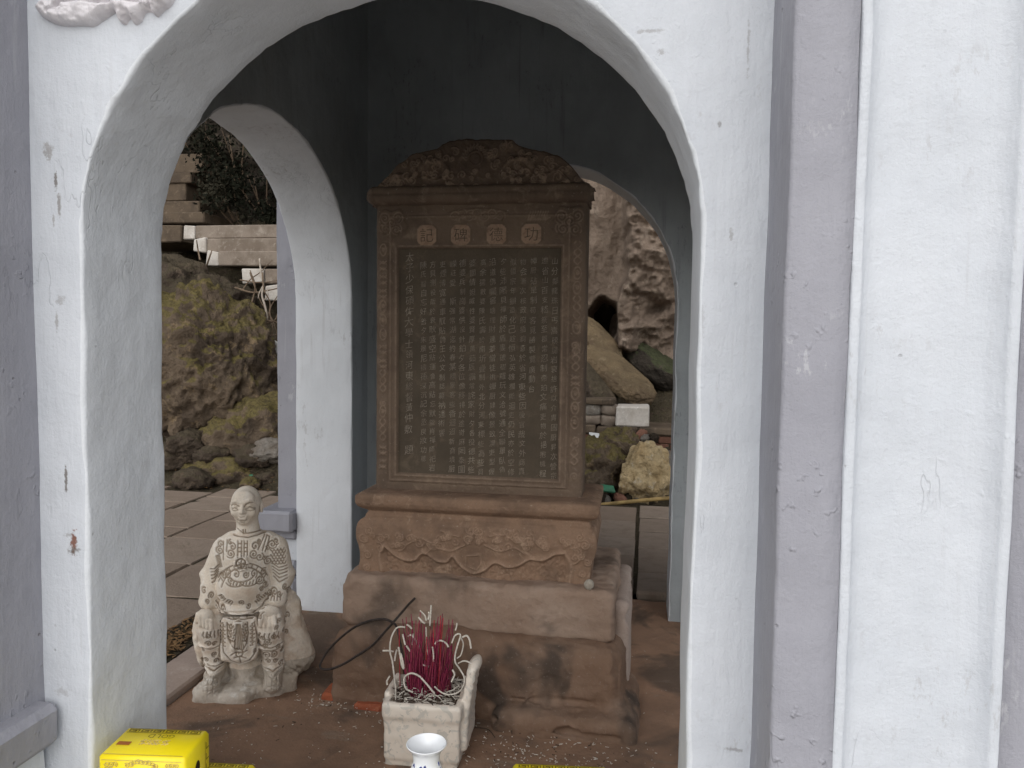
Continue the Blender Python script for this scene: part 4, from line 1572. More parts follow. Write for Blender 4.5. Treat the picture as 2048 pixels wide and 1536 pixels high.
# apron edge, flames, ribbons, scales
G.append(Z2([(345, 960), (338, 1080), (350, 1160), (400, 1220), (460, 1248), (520, 1225), (570, 1160), (575, 1050), (560, 960)]))
G.append(Z2([(375, 960), (380, 1060), (405, 1110), (440, 1140), (480, 1140), (505, 1100), (515, 1030), (510, 960)]))
for k in range(6):
    y = 965 + k * 26
    add((330, y), (350, y + 8), (344, y + 20), (362, y + 24)); add((560, y), (540, y + 8), (548, y + 20), (530, y + 24))
for r in range(6):
    for c in range(2):
        G.append(Z2(arc(392 + c * 18 + (r % 2) * 8, 970 + r * 20, 9, 10, 180, 360, 7))); G.append(Z2(arc(490 + c * 14 - (r % 2) * 6, 970 + r * 20, 8, 10, 180, 360, 7)))
for x in (425, 440, 455, 470, 485):
    add((450 + (x - 455) * .4, 960), (x, 1130))
add((400, 1180), (430, 1160), (480, 1165), (505, 1150)); add((420, 1200), (460, 1190), (500, 1205)); add((455, 1190), (465, 1245))
# boot bands
for x0, x1, y in ((585, 755, 1132), (588, 752, 1160), (610, 755, 1300), (620, 745, 1325), (205, 320, 1135), (225, 355, 1285), (240, 355, 1265)):
    add((x0, y), ((x0 + x1) / 2, y + 14), (x1, y - 4))
for x0 in (250, 285, 320, 640, 675, 710):
    add((x0, 1330), (x0 - 6, 1410))
add((220, 1370), (270, 1360), (330, 1345)); add((215, 1405), (270, 1400), (320, 1390)); add((632, 1395), (680, 1388), (725, 1392))
# filler scrollwork over sleeves, skirts and boots
rz_ = random.Random(17)
used = [g[len(g) // 2] for g in G]
for k in range(160):
    X_, Y_ = rz_.uniform(200, 800), rz_.uniform(425, 1330)
    in_belly = ((X_ - 480) / 150) ** 2 + ((Y_ - 765) / 70) ** 2 < 1
    hand = (Y_ > 870 and Y_ < 1010 and (X_ < 320 or 580 < X_ < 740)) or (330 < X_ < 585 and 940 < Y_)
    pu = ((X_ - 541) * .000569, (1483 - Y_) * .000545)
    if in_belly or hand or min(math.hypot(pu[0] - a[0], pu[1] - a[1]) for a in used) < .024:
        continue
    used.append(pu)
    G.append(Z2(SPz(X_, Y_, rz_.uniform(14, 20), rz_.uniform(1.1, 1.6), rz_.uniform(0, 6), rz_.choice((1, -1)), 9)))
# face lines
FL = []
addf = lambda *p: FL.append(Z2(p))
addf((404, 190), (418, 172), (440, 165), (462, 180)); addf((497, 182), (512, 165), (535, 157), (558, 155))
addf((412, 200), (430, 190), (452, 201)); addf((414, 206), (432, 211), (452, 205)); addf((507, 199), (535, 187), (574, 200)); addf((510, 206), (540, 212), (574, 205))
addf((448, 281), (478, 286), (514, 279)); addf((458, 250), (476, 256), (496, 251)); addf((465, 296), (480, 299), (498, 296)); addf((608, 200), (606, 260))
front = N[:, 1] * cT - N[:, 0] * sT * 0 < -.02
dg = polydist(VU, VW, G)
df = polydist(VU, VW, FL)
cut = np.where(front & (VW < .615), .0046 * np.exp(-(dg / .0025) ** 2), 0)
bulge = np.where(front & (VW < .615), .0018 * np.exp(-((dg - .005) / .0022) ** 2), 0)
cutf = np.where(front & (VW > .60), .0022 * np.exp(-(df / .0021) ** 2), 0)
V = V + N * (bulge - cut - cutf)[:, None]
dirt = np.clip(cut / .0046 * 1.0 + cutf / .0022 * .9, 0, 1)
wear = fbm(V * 14, 3, 44)
base = (VW < .09) | ((V[:, 1] > .06) & (VW < .34))
mi = (base[F].mean(1) > .5).astype(int)
o = part('figure', V, F, [CARVED, LICHEN], STA, True, mi)
attr(o, 'dirt', dirt)
zx, zy = VU / .000569 + 541, 1483 - VW / .000545
bl = .8 * np.exp(-(((zx - 475) / 105) ** 2 + ((zy - 755) / 55) ** 2)) * front + .8 * np.exp(-((zy - 400) / 16) ** 2) * (np.abs(zx - 530) < 130) + .6 * sstep(-.1, .5, fbm(V * 22, 3, 71)) * (zy > 900)
attr(o, 'stain', np.clip(bl * (.55 + .5 * fbm(V * 40, 3, 12)), 0, 1))
attr(o, 'dust_highlight', np.clip(bulge / .0018 * .3, 0, 1))

# ------------------------------------------------------------------ marble incense pot
POT = empty('incense_pot', (-.163, .975, 0), 'square cream marble incense pot with a raised side wing', 'incense pot', None, .05)
m = MB()


def frustum(m, x0, x1, y0, y1, z0, z1, tx, ty, mt=0):
    m.add([(x0, y0, z0), (x1, y0, z0), (x1, y1, z0), (x0, y1, z0), (x0 - tx, y0 - ty, z1), (x1 + tx, y0 - ty, z1), (x1 + tx, y1 + ty, z1), (x0 - tx, y1 + ty, z1)],
          [(0, 1, 5, 4), (1, 2, 6, 5), (2, 3, 7, 6), (3, 0, 4, 7), (0, 3, 2, 1), (4, 5, 6, 7)], mt)


f = Field((-.20, -.16, -.02), (.24, .18, .34), .0042)
f.box((0, 0, .045), (.112, .095, .05), .006, 0)
f.box((0, 0, .105), (.116, .099, .085), .007, .012)
f.box((0, 0, .170), (.1185, .1015, .02), .008, .02)
f.box((0, .0, .215), (.102, .086, .045), .006, 0, 0, True)
# right wing flares up and out, the left one is only a stub
for k in range(9):
    t = k / 8
    f.box((.121 + .020 * t ** 2.2, .012, .06 + .205 * t), (.013, .080 - .02 * t, .022), .011, .006)
f.ell((.146, .012, .285), (.018, .055, .018), .01)
f.box((-.117, .012, .185), (.009, .07, .022), .007, .006)
f.warp(.0015, 30, 3, 6)
V, F = f.mesh()
part('bowl', V, F, MARBLE, POT)
nn = 40
X, Y = np.meshgrid(np.linspace(-.104, .104, nn), np.linspace(-.088, .088, nn), indexing='ij')
z = .176 + .018 * np.exp(-((X / .07) ** 2 + (Y / .06) ** 2)) + .006 * fbm(np.column_stack([X.ravel() * 45, Y.ravel() * 45, X.ravel() * 0]), 4, 3).reshape(X.shape)
part('ash_bed', np.column_stack([X.ravel(), Y.ravel(), z.ravel()]), gridfaces(nn, nn), ASHG, POT)

# incense sticks: one mesh per kind, every stick its own object
def stick_mesh(name, r, mt, L=1.0, bend=0.0):
    pts = [(bend * t * t, 0, L * t) for t in np.linspace(0, 1, 4)]
    V, F = tube(pts, [r, r, r * .95, r * .9], 5)
    return mesh(name, V, F, mt, True)


sm = [stick_mesh('incense_stick', .0015, INCENSE, .20, .004), stick_mesh('incense_stick', .0012, INCENSE, .175, -.003), stick_mesh('incense_stick', .0015, INCENSE, .235, .006),
      stick_mesh('incense_stick', .0012, INCENSE, .12, .002)]
sb = stick_mesh('incense_stick', .0017, INCENSEB, .20, .002)
rs = random.Random(31)
for k in range(285):
    a, r = rs.uniform(0, 2 * math.pi), math.sqrt(rs.random())
    x, y = -.163 + .068 * r * math.cos(a), .985 + .055 * r * math.sin(a)
    lean = (x + .163) * 1.5
    o = link('incense_stick', sm[rs.randrange(4)], None, (x, y, .168), (rs.gauss(0, .07) - (y - .985) * 1.2, lean + rs.gauss(0, .05), rs.uniform(0, 6.28)))
    o.rotation_euler = (rs.gauss(0, .09), lean * .8 + rs.gauss(0, .09), 0)
    o.scale = (1, 1, rs.uniform(.35, 1.12))
    tag(o, 'thin crimson incense stick in the dense bundle of the marble pot', 'incense stick', 'crimson sticks in the incense pot')
for px, pl in ((797, 1262), (867, 1236), (876, 1234), (879, 1232), (855, 1270)):
    c = at_y(px, pl + 60, .97)
    o = link('incense_stick', sb, None, (c[0], .97 + rs.uniform(-.02, .02), .17), (0, rs.uniform(-.06, .06), 0), (1, 1, (at_y(px, pl, .97)[2] - .17) / .2))
    tag(o, 'brighter red incense stick standing above the bundle in the marble pot', 'incense stick', 'bright red sticks in the incense pot')

# curls of white ash still hanging from the burnt sticks
CU = [[(730, 325), (690, 315), (650, 340), (618, 410), (605, 520), (620, 620), (640, 720), (650, 850), (652, 960)], [(865, 175), (900, 220), (920, 262)], [(960, 130), (955, 200), (945, 310)], [(940, 190), (937, 222), (935, 252)],
      [(800, 885), (745, 850), (722, 790), (740, 740), (790, 720), (850, 745), (900, 790), (950, 840), (990, 890)],
      [(990, 830), (1020, 870), (1080, 900), (1150, 900), (1210, 870), (1245, 800), (1240, 740), (1200, 680), (1170, 620), (1165, 560), (1190, 470), (1210, 400), (1195, 380), (1160, 400), (1135, 460)],
      [(1230, 405), (1265, 395), (1290, 430), (1305, 500)], [(1190, 635), (1240, 610), (1285, 620), (1315, 650), (1300, 700), (1270, 735)], [(990, 470), (1010, 445), (1050, 435), (1090, 460), (1110, 490)],
      [(1250, 740), (1290, 800), (1300, 850), (1270, 920), (1220, 950), (1170, 930), (1150, 900)], [(720, 990), (800, 1000), (880, 985), (950, 950), (990, 935)], [(680, 490), (690, 560), (705, 640), (720, 680), (715, 620), (695, 550)],
      [(545, 520), (590, 520), (635, 530)], [(915, 320), (915, 400), (925, 500), (940, 590)], [(945, 650), (965, 760), (975, 830), (990, 890)], [(710, 385), (725, 430), (738, 470)], [(745, 480), (770, 510), (780, 525)],
      [(750, 295), (772, 312), (790, 335)], [(1183, 285), (1178, 315), (1170, 345)], [(1215, 400), (1235, 470), (1215, 560), (1180, 590)], [(850, 235), (885, 270), (900, 290)], [(880, 645), (910, 650), (940, 658)],
      [(760, 400), (790, 385), (820, 430), (830, 470)], [(800, 380), (805, 430), (795, 470)], [(840, 430), (850, 480), (858, 530)], [(660, 520), (650, 560), (645, 610)], [(970, 490), (975, 550), (978, 620)], [(580, 820), (575, 790), (600, 745)],
      [(545, 940), (560, 985), (600, 1000), (650, 970), (690, 890)], [(590, 1035), (630, 1000), (660, 970)], [(540, 1040), (575, 1048)], [(1140, 690), (1160, 730), (1135, 790)]]
rs = random.Random(8)
for ci, c in enumerate(CU):
    Yc = .90 + rs.uniform(0, .06) if len(c) > 6 else .955 + rs.uniform(-.03, .04)
    pts = []
    for x, y in c:
        p = at_y(640 + x / 4.314, 1180 + y / 4.314, Yc)
        p[1] += rs.uniform(-.004, .004)
        pts.append(p)
    sp_ = spline(pts, 8 * len(pts))
    r = rs.uniform(.0021, .0030)
    V, F = tube(sp_, r * (1 + .12 * np.sin(np.arange(len(sp_)) * 1.7)), 6)
    c0 = sp_.mean(0)
    o = link('ash_curl', mesh('ash_curl', np.array(V) - c0, F, ASHW, True), None, c0)
    long_ = len(c) > 6
    lab = ['long white ash curl bowed up from the left edge of the pot'] if ci == 0 else None
    if ci == 0:
        tag(o, 'long white ash curl bowed along the left side of the incense bundle', 'ash curl', 'ash curls on the incense')
    elif ci == 4:
        tag(o, 'white ash curl looped like an open eye low on the incense bundle', 'ash curl', 'ash curls on the incense')
    elif ci == 5:
        tag(o, 'longest white ash curl, hanging down the right of the incense and round its front', 'ash curl', 'ash curls on the incense')
    elif ci == 9:
        tag(o, 'white ash curl bent into a hook at the lower right of the incense', 'ash curl', 'ash curls on the incense')
    elif ci == 7:
        tag(o, 'white ash curl arching out to the right toward the wing of the pot', 'ash curl', 'ash curls on the incense')
    elif ci == 2:
        tag(o, 'tallest straight white ash at the tip of the incense bundle', 'ash curl', 'ash curls on the incense')
    else:
        tag(o, 'short white ash curl or stub caught among the incense sticks', 'ash curl', 'short ash stubs on the incense')
# broken ash and burnt ends lying in the bowl
mw, mk = MB(), MB()
rs = random.Random(77)
for k in range(330):
    x, y = -.155 + rs.uniform(-.10, .10), .975 + rs.uniform(-.092, .085)
    L, a = rs.uniform(.008, .034), rs.uniform(0, 6.28)
    z = .183 + .016 * math.exp(-(((x + .155) / .07) ** 2 + ((y - .975) / .06) ** 2)) + rs.uniform(0, .012)
    dz = rs.uniform(-.25, .6) * L
    p0, p1 = np.array([x, y, z]), np.array([x + L * math.cos(a), y + L * math.sin(a) * .7, z + dz])
    mid = (p0 + p1) / 2 + np.array([rs.uniform(-.003, .003), 0, rs.uniform(0, .004)])
    (mw if rs.random() < .62 else mk).tube([p0, mid, p1], rs.uniform(.0010, .0020) if rs.random() < .6 else .0012, 5)
o = mw.obj('ash_litter', ASHW, None, True); kind(o, 'stuff', 'broken white ash lying in the bowl of the incense pot'); o['category'] = 'ash'
o = mk.obj('burnt_ends', BURNT, None, True); kind(o, 'stuff', 'burnt dark stick ends scattered over the ash in the pot'); o['category'] = 'burnt sticks'

# ------------------------------------------------------------------ things on the low bench before the arch
BEN = empty('offering_bench', (-.03, -.12, 0), 'low grey stone bench at the arch threshold under the yellow boxes', 'bench')
MB().box(-.52, .50, -.32, .335, .245, .30, 0, .008).obj('top', BENCHM, BEN)
for x in (-.40, .38):
    MB().box(x - .06, x + .06, -.27, .28, -.004, .2445, 0, .008).obj('leg', BENCHM, BEN)

zr = .475
vc = at_z(853, 1487, zr)
rm = .041
VAS = empty('porcelain_vase', (vc[0], vc[1], .30), 'white porcelain vase with cobalt painting, flared empty mouth', 'vase')
hv = zr - .30
pr = [(.0, .0), (.024, .0), (.026, .004), (.030, .03), (.034, .07), (.033, .10), (.027, .125), (.0235, .138), (.0235, .148), (.026, .160), (.0315, hv - .006), (.0345, hv - .001), (.0350, hv), (.0335, hv + .0008), (.0305, hv - .004),
      (.0255, hv - .014), (.0215, hv - .027), (.021, hv - .04), (.025, hv - .06), (.030, .08), (.028, .02), (.0, .012)]
P = spline([(r, 0, z) for r, z in pr], 110)
V, F = lathe([(max(p[0], 0) * 1.17, p[2]) for p in P], 56)
part('body', V, F, PORCELAIN, VAS)
pv = np.array([(r, z) for r, z in pr[:13]])
m = MB()
rs = random.Random(5)


def onvase(an, z):
    r = np.interp(z, pv[:, 1], pv[:, 0]) * 1.17 + .0004
    return (r * math.cos(an), r * math.sin(an), z)


A0 = math.atan2(CAM[1] - vc[1], CAM[0] - vc[0])
for k in range(46):
    an, z0 = A0 + rs.uniform(-1.2, 1.2), rs.uniform(.03, .142)
    pts = [onvase(an + .10 * math.cos(t) * rs.uniform(.6, 1.4) + .02 * t, z0 + .006 * math.sin(t) * rs.uniform(.5, 1.5)) for t in np.linspace(0, rs.uniform(1.5, 5), 9)]
    m.tube(pts, [.0008 * (1 + .8 * math.sin(q)) for q in np.linspace(.2, 2.9, 9)], 4)
o = m.obj('painted_branch', COBALT, VAS); o['kind'] = 'stuff'


def fret_run(m, p0, ux, uy, L, W, z, t=.0022):
    """key-fret strokes filling a band L x W that starts at p0"""
    def bar(a0, a1, b0, b1):
        c = [p0 + ux * a + uy * b for a, b in ((a0, b0), (a1, b0), (a1, b1), (a0, b1))]
        m.add([(q[0], q[1], z) for q in c], [(0, 1, 2, 3)])
    bar(0, L, 0, t * .7); bar(0, L, W - t * .7, W)
    n = max(1, int(L / (W * 1.5)))
    s = L / n
    for k in range(n):
        a = k * s + s * .08
        w_ = s * .84
        i0, i1 = W * .22, W * .80
        bar(a, a + w_, i1 - t, i1); bar(a, a + t, i0, i1); bar(a, a + w_ * .72, i0, i0 + t); bar(a + w_ * .72 - t, a + w_ * .72, i0, i0 + (i1 - i0) * .6); bar(a + w_ * .3, a + w_ * .72, i0 + (i1 - i0) * .45, i0 + (i1 - i0) * .45 + t)
        bar(a + w_ - t, a + w_, i0, i1)


def card_box(name, cx, cy, rz, W, Dp, z0, z1, label, deco):
    B = empty(name, (cx, cy, z0), label, 'box', 'yellow gift boxes', rz)
    H_ = z1 - z0
    m = MB()
    m.box(-W / 2, W / 2, -Dp / 2, Dp / 2, .0005, H_, 0, .006)
    m.obj('carton', YELLOW, B, True)
    ux, uy = np.array([1., 0]), np.array([0., 1.])
    m = MB()
    zt_ = H_ + .0006
    bw = .016
    fret_run(m, np.array([-W / 2 + .010, Dp / 2 - bw - .006]), ux, uy, W - .02, bw, zt_)
    m.obj('fret_border', YDARK, B)
    m = MB()
    fret_run(m, np.array([-W / 2 + .010, -Dp / 2 + .006]), ux, uy, W - .02, bw, zt_) if not deco else m.add([(-W / 2 + .008, -Dp / 2 + .004, zt_), (W / 2 - .008, -Dp / 2 + .004, zt_), (W / 2 - .008, -Dp / 2 + .0055, zt_), (-W / 2 + .008, -Dp / 2 + .0055, zt_)], [(0, 1, 2, 3)])
    m.obj('fret_border', YGOLD if deco else YDARK, B)
    # side band on the right-hand face
    m = MB()
    xf = W / 2 + .0006
    for k in range(5):
        z = H_ - .03 - k * .022
        if z < .01:
            break
        m.add([(xf, Dp / 2 - .020, z), (xf, Dp / 2 - .008, z), (xf, Dp / 2 - .008, z + .002), (xf, Dp / 2 - .020, z + .002)], [(0, 1, 2, 3)])
        m.add([(xf, Dp / 2 - .020, z), (xf, Dp / 2 - .018, z), (xf, Dp / 2 - .018, z + .014), (xf, Dp / 2 - .020, z + .014)], [(0, 1, 2, 3)])
    for yy in (Dp / 2 - .024, Dp / 2 - .005):
        m.add([(xf, yy, .01), (xf, yy + .001, .01), (xf, yy + .001, H_ - .012), (xf, yy, H_ - .012)], [(0, 1, 2, 3)])
    m.obj('side_fret', YDARK, B)
    if deco:
        th = [(xf + .0002, -.005 + .010 * math.cos(t), H_ - .045 + .013 * math.sin(t)) for t in np.linspace(0, 2 * math.pi, 16, endpoint=False)]
        MB().add(th, [tuple(range(16))]).obj('thumb_hole', BLACKHOLE, B)
        # GOLD, printed to be read from the far side
        m = MB()
        for k, ch in enumerate('GOLD'):
            Vg, Fg = glyph(ch)
            m.add([(.002 + .0135 * (1.5 - k) - v[0] * .013, .020 - v[1] * .013, zt_ + .0002) for v in Vg], Fg)
        m.obj('lettering', YDARK, B)
        m = MB()
        rs_ = random.Random(2)
        for k in range(9):
            x = .024 - k * .006 + rs_.uniform(-.003, .003)
            m.tube([(x, .006, zt_), (x - .006, -.001, zt_), (x + .002, -.007, zt_), (x - .004, -.012, zt_)], .0011, 4)
        m.obj('emblem', YGOLD, B)
        MB().add([(-W / 2 + .014, -.016, zt_ + .0002), (-W / 2 + .040, -.016, zt_ + .0002), (-W / 2 + .040, -.003, zt_ + .0002), (-W / 2 + .014, -.003, zt_ + .0002)], [(0, 1, 2, 3)]).obj('sticker', YORANGE, B)
        m = MB()
        yf_ = -Dp / 2 - .0008
        for s_ in (-1, 1):
            for q in range(5):
                sp2 = spiral(s_ * (W / 2 - .018 - (q % 3) * .008), H_ - .016 - (q // 3) * .010, .005, 1.5, q, s_, 12)
                m.tube([(a, yf_, b) for a, b in sp2], .0007, 4)
        for k in range(9):
            sp2 = spiral(-.028 + k * .007, H_ - .018 + .008 * math.sin(k * math.pi / 8), .005, 1.4, k, (-1) ** k, 12)
            m.tube([(a, yf_, b) for a, b in sp2], .0008, 4)
        m.add([(-W / 2 + .008, yf_, H_ - .009), (W / 2 - .008, yf_, H_ - .009), (W / 2 - .008, yf_, H_ - .0078), (-W / 2 + .008, yf_, H_ - .0078)], [(0, 1, 2, 3)])
        m.obj('scroll_print', YGOLD, B)
    return B


q = [at_z(x, y, .50) for x, y in ((257, 1456), (418, 1464), (191, 1510), (375, 1508))]
c = sum(q) / 4
card_box('gift_box', c[0], c[1], .13, .170, .106, .30, .50, 'tall yellow gift box with GOLD lettering, front left at the arch foot', True)
b2 = at_z(517, 1527, .40)
card_box('gift_box', b2[0] - .083, b2[1] - .062, .10, .170, .106, .30, .40, 'low yellow box peeking out behind the tall lettered box', False)
b3 = (at_z(1030, 1526, .43) + at_z(1215, 1527, .43)) / 2
card_box('gift_box', b3[0] + .004, b3[1] - .056, .12, .192, .106, .30, .43, 'yellow box with fret border, alone at the bottom right of the pot', False)

# ------------------------------------------------------------------ cable loop, bricks, floor litter
cb = [(820, 70, 1.262), (760, 130, 1.235), (700, 200, 1.20), (640, 270, 1.18), (560, 360, 1.17), (450, 480, 1.165), (300, 580, 1.16), (200, 640, 1.155), (100, 680, 1.15), (30, 685, 1.15), (0, 660, 1.155), (20, 600, 1.16), (80, 510, 1.165), (180, 410, 1.16),
      (300, 320, 1.155), (420, 270, 1.15), (530, 252, 1.145), (600, 265, 1.14), (650, 300, 1.13), (672, 350, 1.12), (690, 450, 1.11), (720, 620, 1.10)]
pts = [at_y(640 + x / 4.314, 1180 + y / 4.314, Y) for x, y, Y in cb]
e_ = pts[-1].copy()
pts += [np.array([e_[0] + .01, 1.10, .10]), np.array([e_[0] + .02, 1.10, .006])]
sp_ = spline(pts, 170)
V, F = tube(sp_, .0042, 8)
o = part('cable', V, F, CABLE)
tag(o, 'dark brown cable looped against the left of the plinth', 'cable')
for k, (px, py, L, a, lab) in enumerate(((690, 1396, .17, -.05, 'red brick edge showing under the left foot of the plinth'), (740, 1412, .10, -.12, 'shorter red brick fragment between plinth and incense pot'))):
    c = at_z(px, py, .01)
    m = MB(); random.seed(k + 3)
    m.box(-L / 2, L / 2, -.03, .05, -.01, .030 - .008 * k, 0, .008, .005)
    o = m.obj('brick_fragment', BRICK); o.location = (c[0], c[1] + .012, 0); o.rotation_euler = (0, 0, a)
    tag(o, lab, 'brick', 'bricks at the plinth foot')
m, mk = MB(), MB()
rs = random.Random(14)
for k in range(620):
    cl_ = rs.random()
    if cl_ < .35:
        x, y = rs.gauss(.16, .16), rs.gauss(1.02, .06)
    elif cl_ < .5:
        x, y = rs.gauss(-.55, .09), rs.gauss(1.18, .035)
    else:
        x, y = rs.uniform(-.95, .55), rs.uniform(.45, 1.35)
    L, a = rs.choice((.003, .004, .005, .007, .012)), rs.uniform(0, 6.28)
    r = rs.uniform(.0007, .0018)
    p0 = np.array([x, y, .009]); p1 = p0 + np.array([L * math.cos(a), L * math.sin(a), .0005])
    (m if rs.random() < .8 else mk).tube([p0, p1], r, 4)
o = m.obj('ash_flecks', ASHW, None, True); kind(o, 'stuff', 'white ash flecks scattered over the brown floor'); o['category'] = 'ash'
o = mk.obj('floor_splinters', BURNT, None, True); kind(o, 'stuff', 'dark splinters and stick ends scattered over the floor'); o['category'] = 'splinters'
for a, b_, lab in (((945, 1455), (990, 1475), 'thin dark wire curved on the floor right of the incense pot'), ((1003, 1452), (1024, 1468), 'bent burnt stick lying beyond the ash patch on the floor'), ((990, 1410), (998, 1428), 'burnt stick with pale tip standing against the plinth foot')):
    p0, p1 = at_z(*a, .010), at_z(*b_, .010)
    mid = (p0 + p1) / 2 + np.array([.01, .012, .006])
    V, F = tube(spline([p0, mid, p1], 10), .0016, 5)
    o = part('burnt_stick', V, F, BURNT)
    tag(o, lab, 'burnt stick', 'burnt sticks on the floor')


# ------------------------------------------------------------------ hillside behind the courtyard
def terr(x, y):
    kl = 1 - sstep(-2.2, -.9, x)
    zl = .0 + np.clip(y - 4.45, 0, 9) * .62 + .25 * sstep(5.6, 6.6, y)
    zr = .0 + np.clip(y - 4.62, 0, 9) * .26
    return zl * kl + zr * (1 - kl) - .03


X, Y = np.meshgrid(np.arange(-12, 8, .05), np.concatenate([np.arange(4.2, 9.5, .05), np.arange(9.5, 14, .4)]), indexing='ij')
x, y = X.ravel(), Y.ravel()
Pz = np.column_stack([x, y, x * 0])
z = terr(x, y) + (.10 * fbm(Pz * 1.3, 5, 31) + .05 * ridged(Pz * 4, 4, 7)) * sstep(4.45, 5.1, y)
o = part('hill_slope', np.column_stack([x, y, z]), gridfaces(*X.shape), EARTH)
kind(o, 'structure')

# cliff wall; its overhang is added to darken the hillside view below
X, Z = np.meshgrid(np.arange(-14, 9, .07), np.arange(-.5, 10.5, .07), indexing='ij')
x, z = X.ravel(), Z.ravel()
Q = np.column_stack([x, z * 0 + 3, z])
yy = 8.8 - .9 * sstep(2, 8, z) * .9 + .55 * fbm(Q * .45, 4, 13) - .35 * ridged(Q * .9, 5, 3) - .12 * ridged(Q * 3.1, 4, 23)
o = part('cliff', np.column_stack([x, yy, z]), gridfaces(*X.shape), CLIFF)
kind(o, 'structure')

# pale limestone cave mouth seen through the back arch
X, Z = np.meshgrid(np.arange(-1.3, 2.6, .016), np.arange(.35, 4.2, .016), indexing='ij')
x, z = X.ravel(), Z.ravel()
Q = np.column_stack([x, z * 0, z])
edge_x = .20 + .05 * np.sin(z * 3.1) + .06 * fbm(Q * 3, 3, 4)
crag = sstep(-.03, .06, x - edge_x)
yy = 7.45 + .25 * fbm(Q * .8, 3, 2)
yy += (1 - crag) * (.30 * np.cos((x + .25) * 1.6) - .10 + .06 * fbm(Q * np.array([5, 1, 1.6]), 4, 9))
yy -= crag * (.22 + .16 * ridged(Q * 1.3, 5, 17) + .07 * ridged(Q * np.array([3.6, 1, 4.2]) + .4 * fbm(Q * 2, 3, 5)[:, None], 5, 37) + .035 * ridged(Q * np.array([11, 1, 13]), 4, 57))
# undercut below the crag and the dark hole at its left foot
low = 1.24 - .62 * np.clip(x - .2, 0, 1.2) * .8 + .10 * fbm(Q * 3.3, 4, 6)
yy += 1.25 * sstep(.0, .22, low - z)
hole = np.hypot((x + .02) / .22, (z - 1.50) / .24) + .25 * fbm(Q * 4, 3, 15)
yy += .9 * (1 - sstep(.75, 1.15, hole))
band = np.exp(-((z - 1.62 - .25 * (x - .5)) / .06) ** 2) * sstep(.45, .6, x)
yy += .16 * band
o = part('limestone_cave', np.column_stack([x, yy, z]), gridfaces(*X.shape), LIME)
kind(o, 'structure')


def icosphere(sub):
    import bmesh as bmm
    b = bmm.new()
    bmm.ops.create_icosphere(b, subdivisions=sub, radius=1)
    V = np.array([v.co[:] for v in b.verts]); F = np.array([[v.index for v in q.verts] for q in b.faces])
    b.free()
    return V, F


ICO = {k: icosphere(k) for k in (3, 4, 5, 6)}


def rock(name, c, r, seed, mt, sub=5, amp=.28, rot=(0, 0, 0), label=None, cat='rock', group=None, sc=1.3, flat=.0):
    V, F = ICO[sub]
    n = V / np.linalg.norm(V, axis=1)[:, None]
    wq = n + .18 * np.stack([fbm(n * sc * 1.5 + k_ * 9, 3, seed + 40 + k_) for k_ in range(3)], 1)
    cre = np.minimum(1, np.abs(vnoise(wq * sc * 2.3 + seed, seed + 60)) / .16)
    d = 1 + amp * (.8 * fbm(n * sc + seed * 3.1, 4, seed) + .5 * ridged(wq * sc * 1.9 + seed, 5, seed + 3) * .6) + amp * .16 * ridged(wq * sc * 8, 4, seed + 8) - amp * .30 * (1 - cre) ** 2
    P = n * d[:, None]
    if flat:
        P = np.sign(P) * np.abs(P) ** (1 - flat)
    P = P * np.array(r)
    o = link(name, mesh(name, P, F, mt, True), None, c, rot)
    if label:
        tag(o, label, cat, group)
    return o


rock('boulder', (-3.52, 5.30, .90), (.60, .58, .74), 5, MOSSROCK, 6, .22, (0, 0, .3), 'huge mossy brown boulder behind the left arch', 'boulder', None, 1.6)
rock('boulder', (-3.02, 5.15, .36), (.40, .40, .36), 9, MOSSROCK, 5, .25, (0, 0, .9), 'lower brown shoulder boulder right of the huge mossy one', 'boulder', None, 1.6)
rock('boulder', (-4.5, 5.9, 1.62), (.66, .4, .40), 12, GREYROCK, 5, .32, (0, 0, .2), 'dark crumbly rock under the white-ended steps', 'boulder')
rock('boulder', (-3.95, 6.05, 1.56), (.42, .35, .28), 14, GREYROCK, 5, .32, (0, 0, .7), 'dark lumpy rock between the mossy boulder and the steps', 'boulder')
rk = random.Random(40)
spots = [((352, 905), .15, 'dark rock at the left edge under the huge boulder', GREYROCK), ((400, 935), .17, 'low flat mossy rock in front of the huge boulder', MOSSROCK), ((455, 945), .16, 'broad mossy rock at the edge of the paving', MOSSROCK),
         ((372, 880), .14, 'grey rock wedged below the huge boulder', GREYROCK), ((505, 905), .13, 'brown rock left of the leaf-strewn stone', GREYROCK), ((545, 893), .12, 'pinkish stone beside the mauve pillar', RUBBLE),
         ((430, 905), .12, 'dark brown rock in the middle of the boulder foot', GREYROCK), ((530, 950), .08, 'small grey stone by the green rod', GREYROCK), ((480, 965), .07, 'little mossy stone at the paving edge', MOSSROCK), ((360, 960), .11, 'flat dark stone at the far left of the paving edge', GREYROCK)]
for i, ((px, py), s, lab, mt) in enumerate(spots):
    p = at_z(px, py + 14, .06)
    p = CAM + (p - CAM) * min(1.0, (4.75 - CAM[1]) / (p[1] - CAM[1])) if p[1] > 4.75 else p
    rock('stone', (p[0], max(p[1], 4.45) + s * .3, p[2] + s * .15), (s * 1.4, s * 1.1, s * .8), 60 + i, mt, 4, .3, (0, 0, rk.uniform(0, 6)), lab, 'stone', 'stones at the boulder foot')

# concrete steps with whitewashed ends, climbing to the left
STR = empty('hill_steps', (-4.0, 6.6, 1.6), 'concrete hillside steps with whitewashed left ends', 'steps')
STR.location = (0, 0, 0)


